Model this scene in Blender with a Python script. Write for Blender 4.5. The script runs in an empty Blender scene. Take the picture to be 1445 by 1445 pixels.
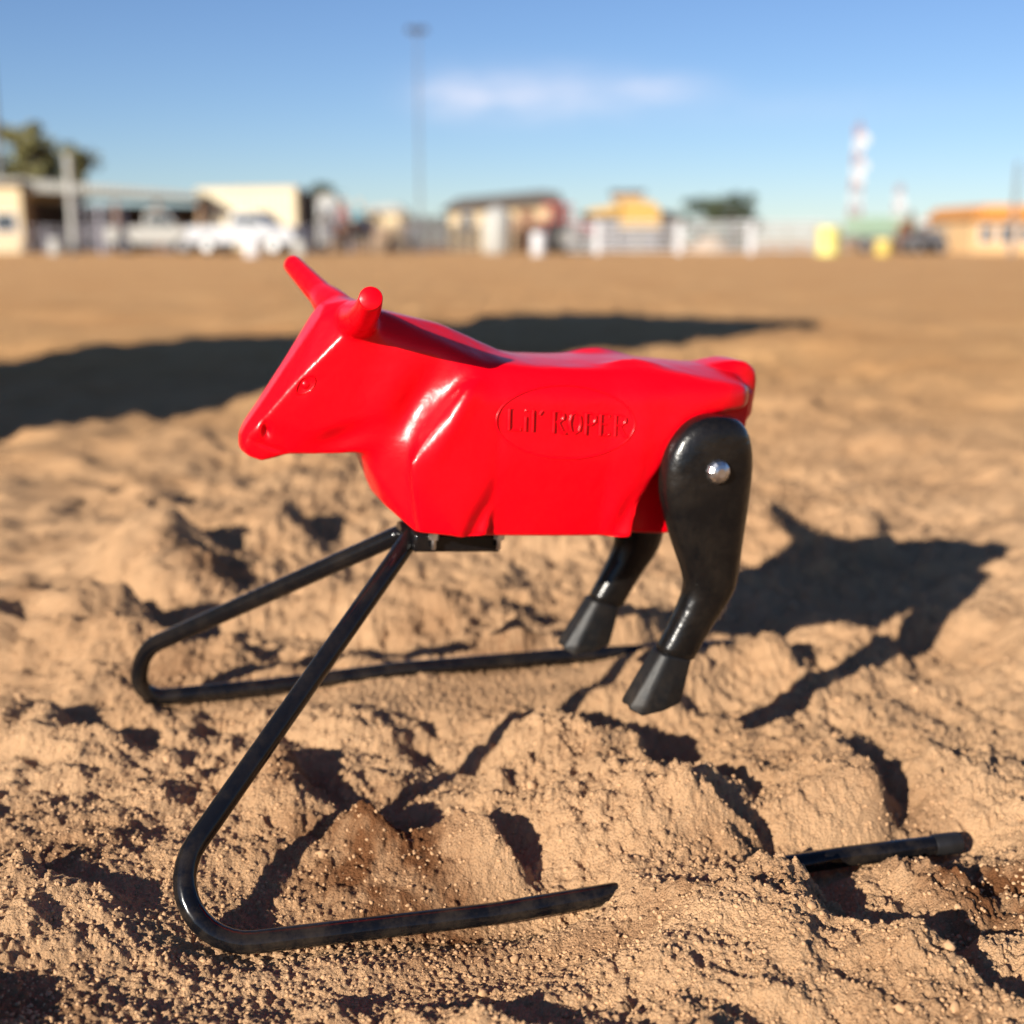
import bpy, bmesh, math, random
import numpy as np
from mathutils import Vector, Matrix, Quaternion
from mathutils.bvhtree import BVHTree

random.seed(7)
rng = np.random.default_rng(7)
C = bpy.context.scene.collection
SC = bpy.context.scene

# ------------------------------------------------------------------ camera
CAM_H, PITCH, FPX = 0.52, 0.20707, 1816.0
cd = bpy.data.cameras.new('camera')
cam = bpy.data.objects.new('camera', cd); C.objects.link(cam)
cam.location = (0, 0, CAM_H)
cam.rotation_euler = (math.pi / 2 - PITCH, 0, 0)
cd.sensor_width = 36; cd.lens = 45.24
cd.clip_start = 0.02; cd.clip_end = 20000
cd.dof.use_dof = True; cd.dof.focus_distance = 1.03; cd.dof.aperture_fstop = 3.3
SC.camera = cam

# ------------------------------------------------------------------ sky and sun
SUN_AZ, SUN_EL = 0.930, 0.3650           # the light travels towards SUN_AZ (from +x), seen from above
w = bpy.data.worlds.new('World'); SC.world = w; w.use_nodes = True
nt = w.node_tree; nt.nodes.clear()
def wn(t, **k):
    n = nt.nodes.new(t)
    for a, b in k.items(): setattr(n, a, b)
    return n
out = wn('ShaderNodeOutputWorld'); bg = wn('ShaderNodeBackground'); bg.inputs[1].default_value = 0.0590
sky = wn('ShaderNodeTexSky', sky_type='NISHITA'); sky.sun_disc = False
sky.sun_elevation = SUN_EL; sky.sun_rotation = math.radians(216.7)
sky.altitude = 800; sky.air_density = 1.0; sky.dust_density = 0.0; sky.ozone_density = 1.4
tc = wn('ShaderNodeTexCoord')
sep = wn('ShaderNodeSeparateXYZ'); nt.links.new(tc.outputs['Generated'], sep.inputs[0])
def wm(op, a, b=None, c=None):
    n = wn('ShaderNodeMath', operation=op)
    for i, v in enumerate((a, b, c)):
        if v is None: continue
        if isinstance(v, (int, float)): n.inputs[i].default_value = v
        else: nt.links.new(v, n.inputs[i])
    return n.outputs[0]
azi = wm('ARCTAN2', sep.outputs[0], sep.outputs[1]); ele = wm('ARCSINE', sep.outputs[2])
def ell(a0, e0, ra, re):
    x = wm('DIVIDE', wm('SUBTRACT', azi, a0), ra); y = wm('DIVIDE', wm('SUBTRACT', ele, e0), re)
    d = wm('ADD', wm('MULTIPLY', x, x), wm('MULTIPLY', y, y))
    return wm('EXPONENT', wm('MULTIPLY', d, -1.0))
mask = wm('ADD', ell(0.022, 0.107, 0.062, 0.0165), wm('MULTIPLY', ell(0.110, 0.110, 0.035, 0.009), 0.8))
mask = wm('ADD', mask, wm('MULTIPLY', ell(-0.040, 0.105, 0.030, 0.015), 0.8))
mask = wm('ADD', mask, wm('MULTIPLY', ell(0.2, 0.095, 0.12, 0.012), 0.18))
cmb = wn('ShaderNodeCombineXYZ'); nt.links.new(wm('MULTIPLY', azi, 26.0), cmb.inputs[0]); nt.links.new(wm('MULTIPLY', ele, 90.0), cmb.inputs[1])
noi = wn('ShaderNodeTexNoise'); noi.inputs['Scale'].default_value = 1.0; noi.inputs['Detail'].default_value = 6; noi.inputs['Roughness'].default_value = 0.6
nt.links.new(cmb.outputs[0], noi.inputs['Vector'])
dens = wm('MULTIPLY', mask, wm('MAXIMUM', wm('MULTIPLY', wm('SUBTRACT', noi.outputs[0], 0.16), 2.0), 0.0))
dens = wm('MINIMUM', wm('MULTIPLY', dens, 0.62), 0.75)
mix = wn('ShaderNodeMix', data_type='RGBA'); nt.links.new(dens, mix.inputs[0])
mix.inputs[7].default_value = (8.2, 8.2, 9.4, 1)
tint = wn('ShaderNodeMix', data_type='RGBA', blend_type='MULTIPLY'); tint.inputs[0].default_value = 1.0; tint.inputs[7].default_value = (0.60, 0.725, 0.985, 1)
nt.links.new(sky.outputs[0], tint.inputs[6]); nt.links.new(tint.outputs[2], mix.inputs[6])
nt.links.new(mix.outputs[2], bg.inputs[0]); nt.links.new(bg.outputs[0], out.inputs[0])

sd = bpy.data.lights.new('sun', 'SUN'); sd.energy = 5.0; sd.angle = math.radians(0.53); sd.color = (1.0, 0.93, 0.82)
so = bpy.data.objects.new('sun', sd); C.objects.link(so)
sdir = Vector((math.cos(SUN_AZ) * math.cos(SUN_EL), math.sin(SUN_AZ) * math.cos(SUN_EL), -math.sin(SUN_EL)))
so.rotation_euler = sdir.to_track_quat('-Z', 'Y').to_euler(); so.location = (-4, -4, 6)

SC.view_settings.view_transform = 'Standard'; SC.view_settings.look = 'None'
SC.view_settings.exposure = 0.94; SC.view_settings.gamma = 1.0
SC.view_settings.use_curve_mapping = False
SC.cycles.max_bounces = 6

# ------------------------------------------------------------------ helpers
def tag(o, label=None, cat=None, group=None, kind=None):
    if label: o['label'] = label
    if cat: o['category'] = cat
    if group: o['group'] = group
    if kind: o['kind'] = kind
    return o
def empty(name, loc=(0, 0, 0), rz=0.0):
    o = bpy.data.objects.new(name, None); C.objects.link(o); o.location = loc; o.rotation_euler = (0, 0, rz)
    o.empty_display_size = 0.1
    return o
def link(name, me, mat, parent=None, smooth=False):
    o = bpy.data.objects.new(name, me); C.objects.link(o)
    if mat is not None:
        me.materials.clear(); me.materials.append(mat)
    if parent is not None: o.parent = parent
    if smooth: me.shade_smooth()
    return o
def auto(me, ang=35):
    me.shade_smooth()
    try: me.set_sharp_from_angle(angle=math.radians(ang))
    except Exception: pass
class MB:
    def __init__(s): s.v = []; s.f = []
    def add(s, vs, fs):
        n = len(s.v); s.v += [tuple(v) for v in vs]; s.f += [tuple(i + n for i in f) for f in fs]; return s
    def box(s, x0, x1, y0, y1, z0, z1, rz=0.0, c=None):
        vs = [(x, y, z) for x in (x0, x1) for y in (y0, y1) for z in (z0, z1)]
        if rz:
            cx, cy = c or ((x0 + x1) / 2, (y0 + y1) / 2)
            vs = [(cx + (x - cx) * math.cos(rz) - (y - cy) * math.sin(rz), cy + (x - cx) * math.sin(rz) + (y - cy) * math.cos(rz), z) for x, y, z in vs]
        return s.add(vs, [(0, 1, 3, 2), (4, 6, 7, 5), (0, 4, 5, 1), (2, 3, 7, 6), (0, 2, 6, 4), (1, 5, 7, 3)])
    def rod(s, a, b, r, n=8, r2=None):
        return s.path([a, b], [r, r if r2 is None else r2], n)
    def path(s, pts, rs, n=12, caps=True):
        pts = [Vector(p) for p in pts]
        if isinstance(rs, (int, float)): rs = [rs] * len(pts)
        T = []
        for i in range(len(pts)):
            a = pts[max(0, i - 1)]; b = pts[min(len(pts) - 1, i + 1)]; T.append((b - a).normalized())
        up = Vector((0, 0, 1)) if abs(T[0].z) < .9 else Vector((1, 0, 0))
        N = (up - T[0] * up.dot(T[0])).normalized(); vs = []; fs = []
        for i, p in enumerate(pts):
            if i: N = (N - T[i] * N.dot(T[i])).normalized()
            B = T[i].cross(N)
            for k in range(n):
                a = 2 * math.pi * k / n; vs.append(p + (N * math.cos(a) + B * math.sin(a)) * rs[i])
        for i in range(len(pts) - 1):
            for k in range(n):
                fs.append((i * n + k, i * n + (k + 1) % n, (i + 1) * n + (k + 1) % n, (i + 1) * n + k))
        if caps: fs.append(tuple(range(n))[::-1]); fs.append(tuple((len(pts) - 1) * n + k for k in range(n)))
        return s.add(vs, fs)
    def prism(s, prof, y0, y1, axis='y'):
        """prof: list of (x, z); extruded along y (or along x with prof (y, z))"""
        n = len(prof)
        if axis == 'y': vs = [(x, y0, z) for x, z in prof] + [(x, y1, z) for x, z in prof]
        else: vs = [(y0, x, z) for x, z in prof] + [(y1, x, z) for x, z in prof]
        fs = [tuple(range(n)), tuple(range(n, 2 * n))[::-1]] + [(i, i + n, (i + 1) % n + n, (i + 1) % n) for i in range(n)]
        return s.add(vs, fs)
    def mesh(s, name):
        me = bpy.data.meshes.new(name); me.from_pydata(s.v, [], s.f)
        bm = bmesh.new(); bm.from_mesh(me); bmesh.ops.recalc_face_normals(bm, faces=bm.faces); bm.to_mesh(me); bm.free()
        return me
    def build(s, name, mat, parent=None, bevel=0.0, ang=40):
        me = s.mesh(name); auto(me, ang); o = link(name, me, mat, parent)
        if bevel:
            m = o.modifiers.new('bevel', 'BEVEL'); m.width = bevel; m.segments = 2; m.limit_method = 'ANGLE'
        return o

# ------------------------------------------------------------------ materials
def mat(name, col, rough=0.6, metal=0.0, var=0.12, scale=6.0, bump=0.0, bscale=60.0, spec=0.5, coord='Object', col2=None, detail=5):
    m = bpy.data.materials.new(name); m.use_nodes = True; t = m.node_tree; p = t.nodes['Principled BSDF']
    p.inputs['Roughness'].default_value = rough; p.inputs['Metallic'].default_value = metal
    p.inputs['Specular IOR Level'].default_value = spec
    c = t.nodes.new('ShaderNodeTexCoord'); n = t.nodes.new('ShaderNodeTexNoise'); n.inputs['Scale'].default_value = scale; n.inputs['Detail'].default_value = detail
    t.links.new(c.outputs[coord], n.inputs['Vector'])
    r = t.nodes.new('ShaderNodeValToRGB'); r.color_ramp.elements[0].position = 0.3; r.color_ramp.elements[1].position = 0.72
    a = [max(0, x * (1 - var)) for x in col]; b = [min(1, x * (1 + var)) for x in col] if col2 is None else col2
    r.color_ramp.elements[0].color = (*a, 1); r.color_ramp.elements[1].color = (*b, 1)
    t.links.new(n.outputs[0], r.inputs[0]); t.links.new(r.outputs[0], p.inputs['Base Color'])
    if bump:
        n2 = t.nodes.new('ShaderNodeTexNoise'); n2.inputs['Scale'].default_value = bscale; n2.inputs['Detail'].default_value = 6
        t.links.new(c.outputs[coord], n2.inputs['Vector'])
        b_ = t.nodes.new('ShaderNodeBump'); b_.inputs['Strength'].default_value = 1.0; b_.inputs['Distance'].default_value = bump
        t.links.new(n2.outputs[0], b_.inputs['Height']); t.links.new(b_.outputs[0], p.inputs['Normal'])
    return m
def corrugated(name, col, wl=0.25, rough=0.5, axis='X'):
    m = mat(name, col, rough, var=0.08, scale=0.6)
    t = m.node_tree; p = t.nodes['Principled BSDF']; c = t.nodes['Texture Coordinate']
    wv = t.nodes.new('ShaderNodeTexWave'); wv.bands_direction = axis; wv.inputs['Scale'].default_value = 0.314 / wl
    t.links.new(c.outputs['Object'], wv.inputs['Vector'])
    b = t.nodes.new('ShaderNodeBump'); b.inputs['Distance'].default_value = 0.02; t.links.new(wv.outputs[1], b.inputs['Height']); t.links.new(b.outputs[0], p.inputs['Normal'])
    return m

def red_plastic():
    m = bpy.data.materials.new('red_moulded_plastic'); m.use_nodes = True; t = m.node_tree; p = t.nodes['Principled BSDF']
    p.inputs['Base Color'].default_value = (0.70, 0.0, 0.006, 1)
    p.inputs['Specular IOR Level'].default_value = 0.22
    p.inputs['Coat Weight'].default_value = 0.08; p.inputs['Coat Roughness'].default_value = 0.12
    c = t.nodes.new('ShaderNodeTexCoord')
    n = t.nodes.new('ShaderNodeTexNoise'); n.inputs['Scale'].default_value = 30; n.inputs['Detail'].default_value = 4
    t.links.new(c.outputs['Object'], n.inputs['Vector'])
    n2 = t.nodes.new('ShaderNodeTexNoise'); n2.inputs['Scale'].default_value = 900; n2.inputs['Detail'].default_value = 2
    t.links.new(c.outputs['Object'], n2.inputs['Vector'])
    mr = t.nodes.new('ShaderNodeMapRange'); mr.inputs['To Min'].default_value = 0.24; mr.inputs['To Max'].default_value = 0.36
    n3 = t.nodes.new('ShaderNodeTexNoise'); n3.inputs['Scale'].default_value = 14; n3.inputs['Detail'].default_value = 6
    t.links.new(c.outputs['Object'], n3.inputs['Vector']); t.links.new(n3.outputs[0], mr.inputs[0]); t.links.new(mr.outputs[0], p.inputs['Roughness'])
    b = t.nodes.new('ShaderNodeBump'); b.inputs['Distance'].default_value = 0.0017; t.links.new(n.outputs[0], b.inputs['Height'])
    b2 = t.nodes.new('ShaderNodeBump'); b2.inputs['Distance'].default_value = 0.00004; t.links.new(n2.outputs[0], b2.inputs['Height'])
    t.links.new(b.outputs[0], b2.inputs['Normal']); t.links.new(b2.outputs[0], p.inputs['Normal'])
    return m
def dusty_black(name, rough, dust_top, dust_amt, base=(0.009, 0.009, 0.010), bump=0.0004, spec=0.5):
    """black part with pale arena dust settled on it, thicker close to the ground"""
    m = bpy.data.materials.new(name); m.use_nodes = True; t = m.node_tree; p = t.nodes['Principled BSDF']
    p.inputs['Specular IOR Level'].default_value = spec
    c = t.nodes.new('ShaderNodeTexCoord'); s = t.nodes.new('ShaderNodeSeparateXYZ'); t.links.new(c.outputs['Object'], s.inputs[0])
    mr = t.nodes.new('ShaderNodeMapRange'); mr.inputs['From Min'].default_value = 0.0; mr.inputs['From Max'].default_value = dust_top
    mr.inputs['To Min'].default_value = dust_amt; mr.inputs['To Max'].default_value = 0.03
    t.links.new(s.outputs[2], mr.inputs[0])
    n = t.nodes.new('ShaderNodeTexNoise'); n.inputs['Scale'].default_value = 30; n.inputs['Detail'].default_value = 8; n.inputs['Roughness'].default_value = 0.7
    t.links.new(c.outputs['Object'], n.inputs['Vector'])
    cr = t.nodes.new('ShaderNodeMapRange'); cr.inputs['From Min'].default_value = 0.42; cr.inputs['From Max'].default_value = 0.68
    t.links.new(n.outputs[0], cr.inputs[0])
    mu = t.nodes.new('ShaderNodeMath'); mu.operation = 'MULTIPLY'; t.links.new(cr.outputs[0], mu.inputs[0]); t.links.new(mr.outputs[0], mu.inputs[1])
    mx = t.nodes.new('ShaderNodeMix'); mx.data_type = 'RGBA'; mx.inputs[6].default_value = (*base, 1); mx.inputs[7].default_value = (0.30, 0.21, 0.13, 1)
    t.links.new(mu.outputs[0], mx.inputs[0]); t.links.new(mx.outputs[2], p.inputs['Base Color'])
    rr = t.nodes.new('ShaderNodeMapRange'); rr.inputs['To Min'].default_value = rough; rr.inputs['To Max'].default_value = 0.9
    t.links.new(mu.outputs[0], rr.inputs[0]); t.links.new(rr.outputs[0], p.inputs['Roughness'])
    n2 = t.nodes.new('ShaderNodeTexNoise'); n2.inputs['Scale'].default_value = 90; n2.inputs['Detail'].default_value = 5
    t.links.new(c.outputs['Object'], n2.inputs['Vector'])
    b = t.nodes.new('ShaderNodeBump'); b.inputs['Distance'].default_value = bump; t.links.new(n2.outputs[0], b.inputs['Height']); t.links.new(b.outputs[0], p.inputs['Normal'])
    return m
def sand_material(bump=True, name='arena_sand', var=1.0):
    m = bpy.data.materials.new(name); m.use_nodes = True; t = m.node_tree; p = t.nodes['Principled BSDF']
    p.inputs['Roughness'].default_value = 0.95; p.inputs['Specular IOR Level'].default_value = 0.05
    c = t.nodes.new('ShaderNodeTexCoord')
    def noise(sc, det=4, ro=0.6):
        n = t.nodes.new('ShaderNodeTexNoise'); n.inputs['Scale'].default_value = sc; n.inputs['Detail'].default_value = det; n.inputs['Roughness'].default_value = ro
        t.links.new(c.outputs['Object'], n.inputs['Vector']); return n.outputs[0]
    def mixc(f, a, b):
        x = t.nodes.new('ShaderNodeMix'); x.data_type = 'RGBA'
        if isinstance(f, float): x.inputs[0].default_value = f
        else: t.links.new(f, x.inputs[0])
        for i, v in ((6, a), (7, b)):
            if isinstance(v, tuple): x.inputs[i].default_value = (*v, 1)
            else: t.links.new(v, x.inputs[i])
        return x.outputs[2]
    def rng_(v, a, b, lo=0.0, hi=1.0):
        r = t.nodes.new('ShaderNodeMapRange'); r.inputs['From Min'].default_value = a; r.inputs['From Max'].default_value = b
        r.inputs['To Min'].default_value = lo; r.inputs['To Max'].default_value = hi; t.links.new(v, r.inputs[0]); return r.outputs[0]
    base = mixc(rng_(noise(3.0, 5), .35, .65), (0.442, 0.258, 0.134), (0.517, 0.318, 0.174))
    base = mixc(rng_(noise(420, 4, .8), .52, .74, 0, .55), base, (0.62, 0.46, 0.30))
    base = mixc(rng_(noise(300, 4, .8), .40, .26, 0, .5), base, (0.22, 0.12, 0.06))
    if bump:
        at = t.nodes.new('ShaderNodeAttribute'); at.attribute_name = 'damp'
        base = mixc(at.outputs['Fac'], base, (0.155, 0.066, 0.028))
        far = t.nodes.new('ShaderNodeAttribute'); far.attribute_name = 'far'
        fc = mixc(rng_(noise(0.9, 5), .3, .7), (0.515, 0.268, 0.110), (0.60, 0.350, 0.158))
        base = mixc(far.outputs['Fac'], base, fc)
        n1 = noise(700, 4, .75)
        vo = t.nodes.new('ShaderNodeTexVoronoi'); vo.inputs['Scale'].default_value = 430; t.links.new(c.outputs['Object'], vo.inputs['Vector'])
        b0 = t.nodes.new('ShaderNodeBump'); b0.invert = True; b0.inputs['Distance'].default_value = 0.0016; t.links.new(vo.outputs['Distance'], b0.inputs['Height'])
        b = t.nodes.new('ShaderNodeBump'); b.inputs['Distance'].default_value = 0.0018; t.links.new(n1, b.inputs['Height']); t.links.new(b0.outputs[0], b.inputs['Normal'])
        n2 = noise(22, 6, .7)
        b2 = t.nodes.new('ShaderNodeBump'); t.links.new(n2, b2.inputs['Height']); t.links.new(b.outputs[0], b2.inputs['Normal'])
        mu = t.nodes.new('ShaderNodeMath'); mu.operation = 'MULTIPLY'; mu.inputs[1].default_value = 0.016; t.links.new(far.outputs['Fac'], mu.inputs[0])
        t.links.new(mu.outputs[0], b2.inputs['Distance'])
        t.links.new(b2.outputs[0], p.inputs['Normal'])
    else:
        base = mixc(.13, base, (0.10, 0.05, 0.025))
    t.links.new(base, p.inputs['Base Color'])
    return m

# ------------------------------------------------------------------ where the toy stands
TO = Vector((-0.1159, 1.2168, 0.0)); YAW, TP, TR = 0.2956, 0.0678, -0.0254
Hx = Vector((-math.cos(YAW), -math.sin(YAW), TP)); Wy = Vector((math.sin(YAW), -math.cos(YAW), TR))
Xa = Hx.normalized(); Ya = (Wy - Xa * Wy.dot(Xa)).normalized(); Za = Xa.cross(Ya)
TOY = Matrix(((Xa.x, Ya.x, Za.x, TO.x), (Xa.y, Ya.y, Za.y, TO.y), (Xa.z, Ya.z, Za.z, TO.z), (0, 0, 0, 1)))
def toyw(u, v, z): return TOY @ Vector((u, v, z))

def fillet(pts, rads, n=10):
    """polyline with rounded corners"""
    P = [Vector(p) for p in pts]; out_ = [P[0]]
    for i in range(1, len(P) - 1):
        r = rads[i]
        a = (P[i - 1] - P[i]); b = (P[i + 1] - P[i]); la, lb = a.length, b.length; a.normalize(); b.normalize()
        ang = a.angle(b); d = min(r / math.tan(ang / 2), la * .48, lb * .48); r = d * math.tan(ang / 2)
        if d < 1e-5: out_.append(P[i]); continue
        p0 = P[i] + a * d; p1 = P[i] + b * d
        cen = P[i] + (a + b).normalized() * (r / math.sin(ang / 2))
        v0 = p0 - cen; v1 = p1 - cen; tot = v0.angle(v1)
        ax = v0.cross(v1).normalized()
        for k in range(n + 1): out_.append(cen + Quaternion(ax, tot * k / n) @ v0)
    out_.append(P[-1]); return out_

TUBE_R = 0.0094
NEAR_RAIL = [(-0.487, 0.2426, 0.0085), (-0.30, 0.2426, 0.0060), (-0.10, 0.2426, 0.0030), (0.10, 0.2426, -0.0020)]
# ------------------------------------------------------------------ ground
LAT = rng.random((256, 256)).astype(np.float32)
def vnoise(x, y, seed=0):
    xi = np.floor(x).astype(np.int64); yi = np.floor(y).astype(np.int64); fx = (x - xi).astype(np.float32); fy = (y - yi).astype(np.float32)
    fx = fx * fx * fx * (fx * (fx * 6 - 15) + 10); fy = fy * fy * fy * (fy * (fy * 6 - 15) + 10)
    xi = xi + seed * 37; yi = yi + seed * 91
    a = LAT[xi & 255, yi & 255]; b = LAT[(xi + 1) & 255, yi & 255]; c = LAT[xi & 255, (yi + 1) & 255]; d = LAT[(xi + 1) & 255, (yi + 1) & 255]
    return (a * (1 - fx) + b * fx) * (1 - fy) + (c * (1 - fx) + d * fx) * fy - 0.5
def fbm(x, y, f, octs, seed=0, gain=0.5, rot=0.6):
    r = np.zeros(np.broadcast(x, y).shape, np.float32); a = 1.0
    for k in range(octs):
        ca, sa = math.cos(rot * k + 0.4), math.sin(rot * k + 0.4)
        r += a * vnoise((x * ca - y * sa) * f, (x * sa + y * ca) * f, seed + k); a *= gain; f *= 2.03
    return r
R4 = rng.random((4, 256, 256)).astype(np.float32)
def clods(x, y, s, prob, rmin=0.25, rmax=0.62, seed=0):
    """rounded lumps, at most one to a cell of size s; returns the height in metres"""
    u = x / s; v = y / s; iu = np.floor(u).astype(np.int64); iv = np.floor(v).astype(np.int64); h = np.zeros(u.shape, np.float32)
    for du in (-1, 0, 1):
        for dv in (-1, 0, 1):
            a = (iu + du + seed * 17) & 255; b = (iv + dv + seed * 53) & 255
            k = (a * 7 + (iv + dv >> 8) * 31) & 255
            cx = iu + du + R4[0][a, b]; cy = iv + dv + R4[1][a, b]
            rr = rmin + (rmax - rmin) * R4[2][a, b] ** 2; on = R4[3][a, b] < prob
            el = 0.7 + 0.6 * R4[1][b, a]
            d2 = ((u - cx) ** 2) * el + ((v - cy) ** 2) / el
            hh = np.sqrt(np.maximum(rr * rr - d2, 0)) * on
            h = np.maximum(h, hh)
    return h * s
# spacing of the sheet: fine round the toy, wider with distance
def axis_x():
    a = [0.0]; st = 0.00122
    while a[-1] < 0.54: a.append(a[-1] + st)
    while a[-1] < 2600: st *= 1.05; a.append(a[-1] + st)
    b = [0.0]; st = 0.00122
    while b[-1] < 0.46: b.append(b[-1] + st)
    while b[-1] < 2600: st *= 1.05; b.append(b[-1] + st)
    return np.array([-v for v in b[:0:-1]] + a)
def axis_y():
    a = [0.76]
    while a[-1] < 3500:
        y = a[-1]; st = max(0.00108, 1.28 * y * y / (1289 * CAM_H))
        if y > 4: st = min(st, 0.05 * y)
        a.append(y + st)
    b = [0.76]; st = 0.0011
    while b[-1] > -60: st *= 1.06; b.append(b[-1] - st)
    return np.array(b[:0:-1] + a)
AX, AY = axis_x(), axis_y()
X, Y = np.meshgrid(AX, AY); X = X.astype(np.float32); Y = Y.astype(np.float32)
sx, sy = math.cos(SUN_AZ), math.sin(SUN_AZ)
def gpt(px, py, z=0.015):
    v = (py - 722.5) / FPX; h = (px - 722.5) / FPX
    d = (h, math.cos(PITCH) - v * math.sin(PITCH), -math.sin(PITCH) - v * math.cos(PITCH)); t = (z - CAM_H) / d[2]
    return d[0] * t, d[1] * t
def falloff(d0, d1, v): 
    t = np.clip((v - d0) / (d1 - d0), 0, 1); return 1 - t * t * (3 - 2 * t)
nearF = falloff(6, 30, Y) * falloff(5, 20, np.abs(X))
wx = X + 0.035 * fbm(X, Y, 6, 3, 11); wy = Y + 0.035 * fbm(X, Y, 6, 3, 23)
Z = 0.055 * fbm(X, Y, 0.9, 2, 3) * nearF + 0.034 * fbm(wx, wy, 4.0, 3, 5, 0.45) * nearF
# trampled ridges: gentle on the side they were pushed up from, steep on the other
def ridge(cx, cy, L, a, b, h, ang=None, hollow=0.5):
    R = max(L, a, b) * 2.6
    i0, i1 = np.searchsorted(AX, [cx - R, cx + R]); j0, j1 = np.searchsorted(AY, [cy - R, cy + R])
    if i1 - i0 < 2 or j1 - j0 < 2: return
    x = wx[j0:j1, i0:i1] - cx; y = wy[j0:j1, i0:i1] - cy
    if ang is None: ang = SUN_AZ
    ca, sa = math.cos(ang), math.sin(ang)
    d = x * ca + y * sa; s = -x * sa + y * ca
    d = d + 0.012 * np.sin(s * 40 + cx * 50)
    f = np.where(d < 0, np.exp(-(d / a) ** 2), np.exp(-(np.abs(d) / b) ** 2.2))
    g = np.exp(-(np.abs(s) / (1.08 * L)) ** 4)
    pit = np.exp(-((d - 2.2 * b) / (1.7 * b)) ** 2) * hollow
    Z[j0:j1, i0:i1] += (h * (f - pit) * g).astype(np.float32)
def rp(px0, py0, px1, py1, a, b, h, z=0.02, hollow=0.5):
    x0, y0 = gpt(px0, py0, z); x1, y1 = gpt(px1, py1, z)
    L = math.hypot(x1 - x0, y1 - y0) / 2
    ang = math.atan2(y1 - y0, x1 - x0) + math.pi / 2
    if math.cos(ang - SUN_AZ) < 0: ang += math.pi
    ridge((x0 + x1) / 2, (y0 + y1) / 2, L, a, b, h, ang, hollow)
for a_ in [
    (500, 1118, 690, 1225, .045, .018, .036), (725, 975, 1030, 1100, .14, .016, .050), (1000, 1100, 1160, 1215, .10, .014, .046),
    (1165, 1015, 1305, 1165, .10, .016, .042), (660, 885, 730, 925, .07, .022, .030), (185, 745, 300, 815, .12, .030, .034),
    (125, 845, 235, 915, .10, .024, .028), (60, 985, 150, 1040, .07, .016, .026), (370, 1055, 480, 1105, .06, .016, .024),
    (570, 1118, 1010, 1222, .07, .014, .043), (0, 1215, 235, 1245, .06, .014, .020), (-70, 1360, 20, 1470, .03, .02, .010),
    (1110, 1240, 1300, 1300, .08, .018, .030), (1250, 1290, 1470, 1350, .06, .012, .022), (450, 930, 600, 945, .06, .012, .018),
    (1010, 1075, 1070, 1090, .04, .012, .020), (180, 690, 240, 700, .08, .02, .03), (870, 1270, 1120, 1225, .05, .03, .012),
    (1330, 1245, 1445, 1250, .05, .012, .016), (620, 1330, 700, 1370, .04, .014, .018),
    (900, 935, 960, 960, .05, .016, .016), (330, 1400, 480, 1440, .05, .012, .012), (1180, 925, 1290, 975, .10, .03, .022)]:
    rp(*a_[:4], *a_[4:])
r2 = np.random.default_rng(21)
for k in range(520):
    y = 1.55 + 9.5 * r2.random() ** 1.6; x = (r2.random() - .5) * (1.7 * y + 1.0)
    sc = 0.6 + 0.9 * r2.random()
    ridge(x, y, .09 * sc, .10 * sc, .03 * sc, (.021 if y < 2.3 else .015) * sc * (0.7 + .6 * r2.random()), SUN_AZ + r2.normal() * .8, .6)
for k in range(90):
    y = .72 + .9 * r2.random(); x = (r2.random() - .5) * 1.3
    sc = 0.35 + 0.6 * r2.random()
    ridge(x, y, .05 * sc, .05 * sc, .018 * sc, .010 * sc, SUN_AZ + r2.normal() * .9, .6)
Z += 0.013 * fbm(wx, wy, 17, 4, 8, .62) * nearF
Z += (0.0075 + .0095 * (1 - falloff(1.4, 2.4, Y))) * fbm(wx, wy, 40, 3, 18, .6) * nearF * falloff(6, 12, Y)
hx, hy = gpt(700, 1345)
Z -= 0.016 * np.exp(-(((X - hx) / .14) ** 2 + ((Y - hy) / .05) ** 2))
# the runners press into the sand; in two places the sand has run over them
def seat(path, off, width=0.035):
    P = np.array([tuple(p) for p in path]); O = np.array(off)
    mx0, mx1 = P[:, 0].min() - .15, P[:, 0].max() + .15; my0, my1 = P[:, 1].min() - .15, P[:, 1].max() + .15
    i0, i1 = np.searchsorted(AX, [mx0, mx1]); j0, j1 = np.searchsorted(AY, [my0, my1])
    x = X[j0:j1, i0:i1]; y = Y[j0:j1, i0:i1]; best = np.full(x.shape, 9.0, np.float32); tz = np.zeros(x.shape, np.float32)
    for k in range(len(P) - 1):
        a, b = P[k], P[k + 1]; d = b[:2] - a[:2]; l2 = d @ d
        if l2 < 1e-9: continue
        t = np.clip(((x - a[0]) * d[0] + (y - a[1]) * d[1]) / l2, 0, 1)
        dd = np.hypot(x - a[0] - t * d[0], y - a[1] - t * d[1]); zz = a[2] + t * (b[2] - a[2]) + O[k] + t * (O[k + 1] - O[k])
        m = dd < best; best = np.where(m, dd, best); tz = np.where(m, zz, tz)
    wgt = np.exp(-(best / width) ** 2)
    Z[j0:j1, i0:i1] = Z[j0:j1, i0:i1] * (1 - wgt) + tz * wgt

def rail_pt(px, py, wv):
    """world point on the runner's vertical plane"""
    import numpy.linalg as la
    v = (py - 722.5) / FPX; h = (px - 722.5) / FPX
    d = Vector((h, math.cos(PITCH) - v * math.sin(PITCH), -math.sin(PITCH) - v * math.cos(PITCH)))
    o = Vector((0, 0, CAM_H)); n = Ya; p0 = toyw(0, wv, 0); t = (p0 - o).dot(n) / d.dot(n)
    q = TOY.inverted() @ (o + d * t); return q

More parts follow.
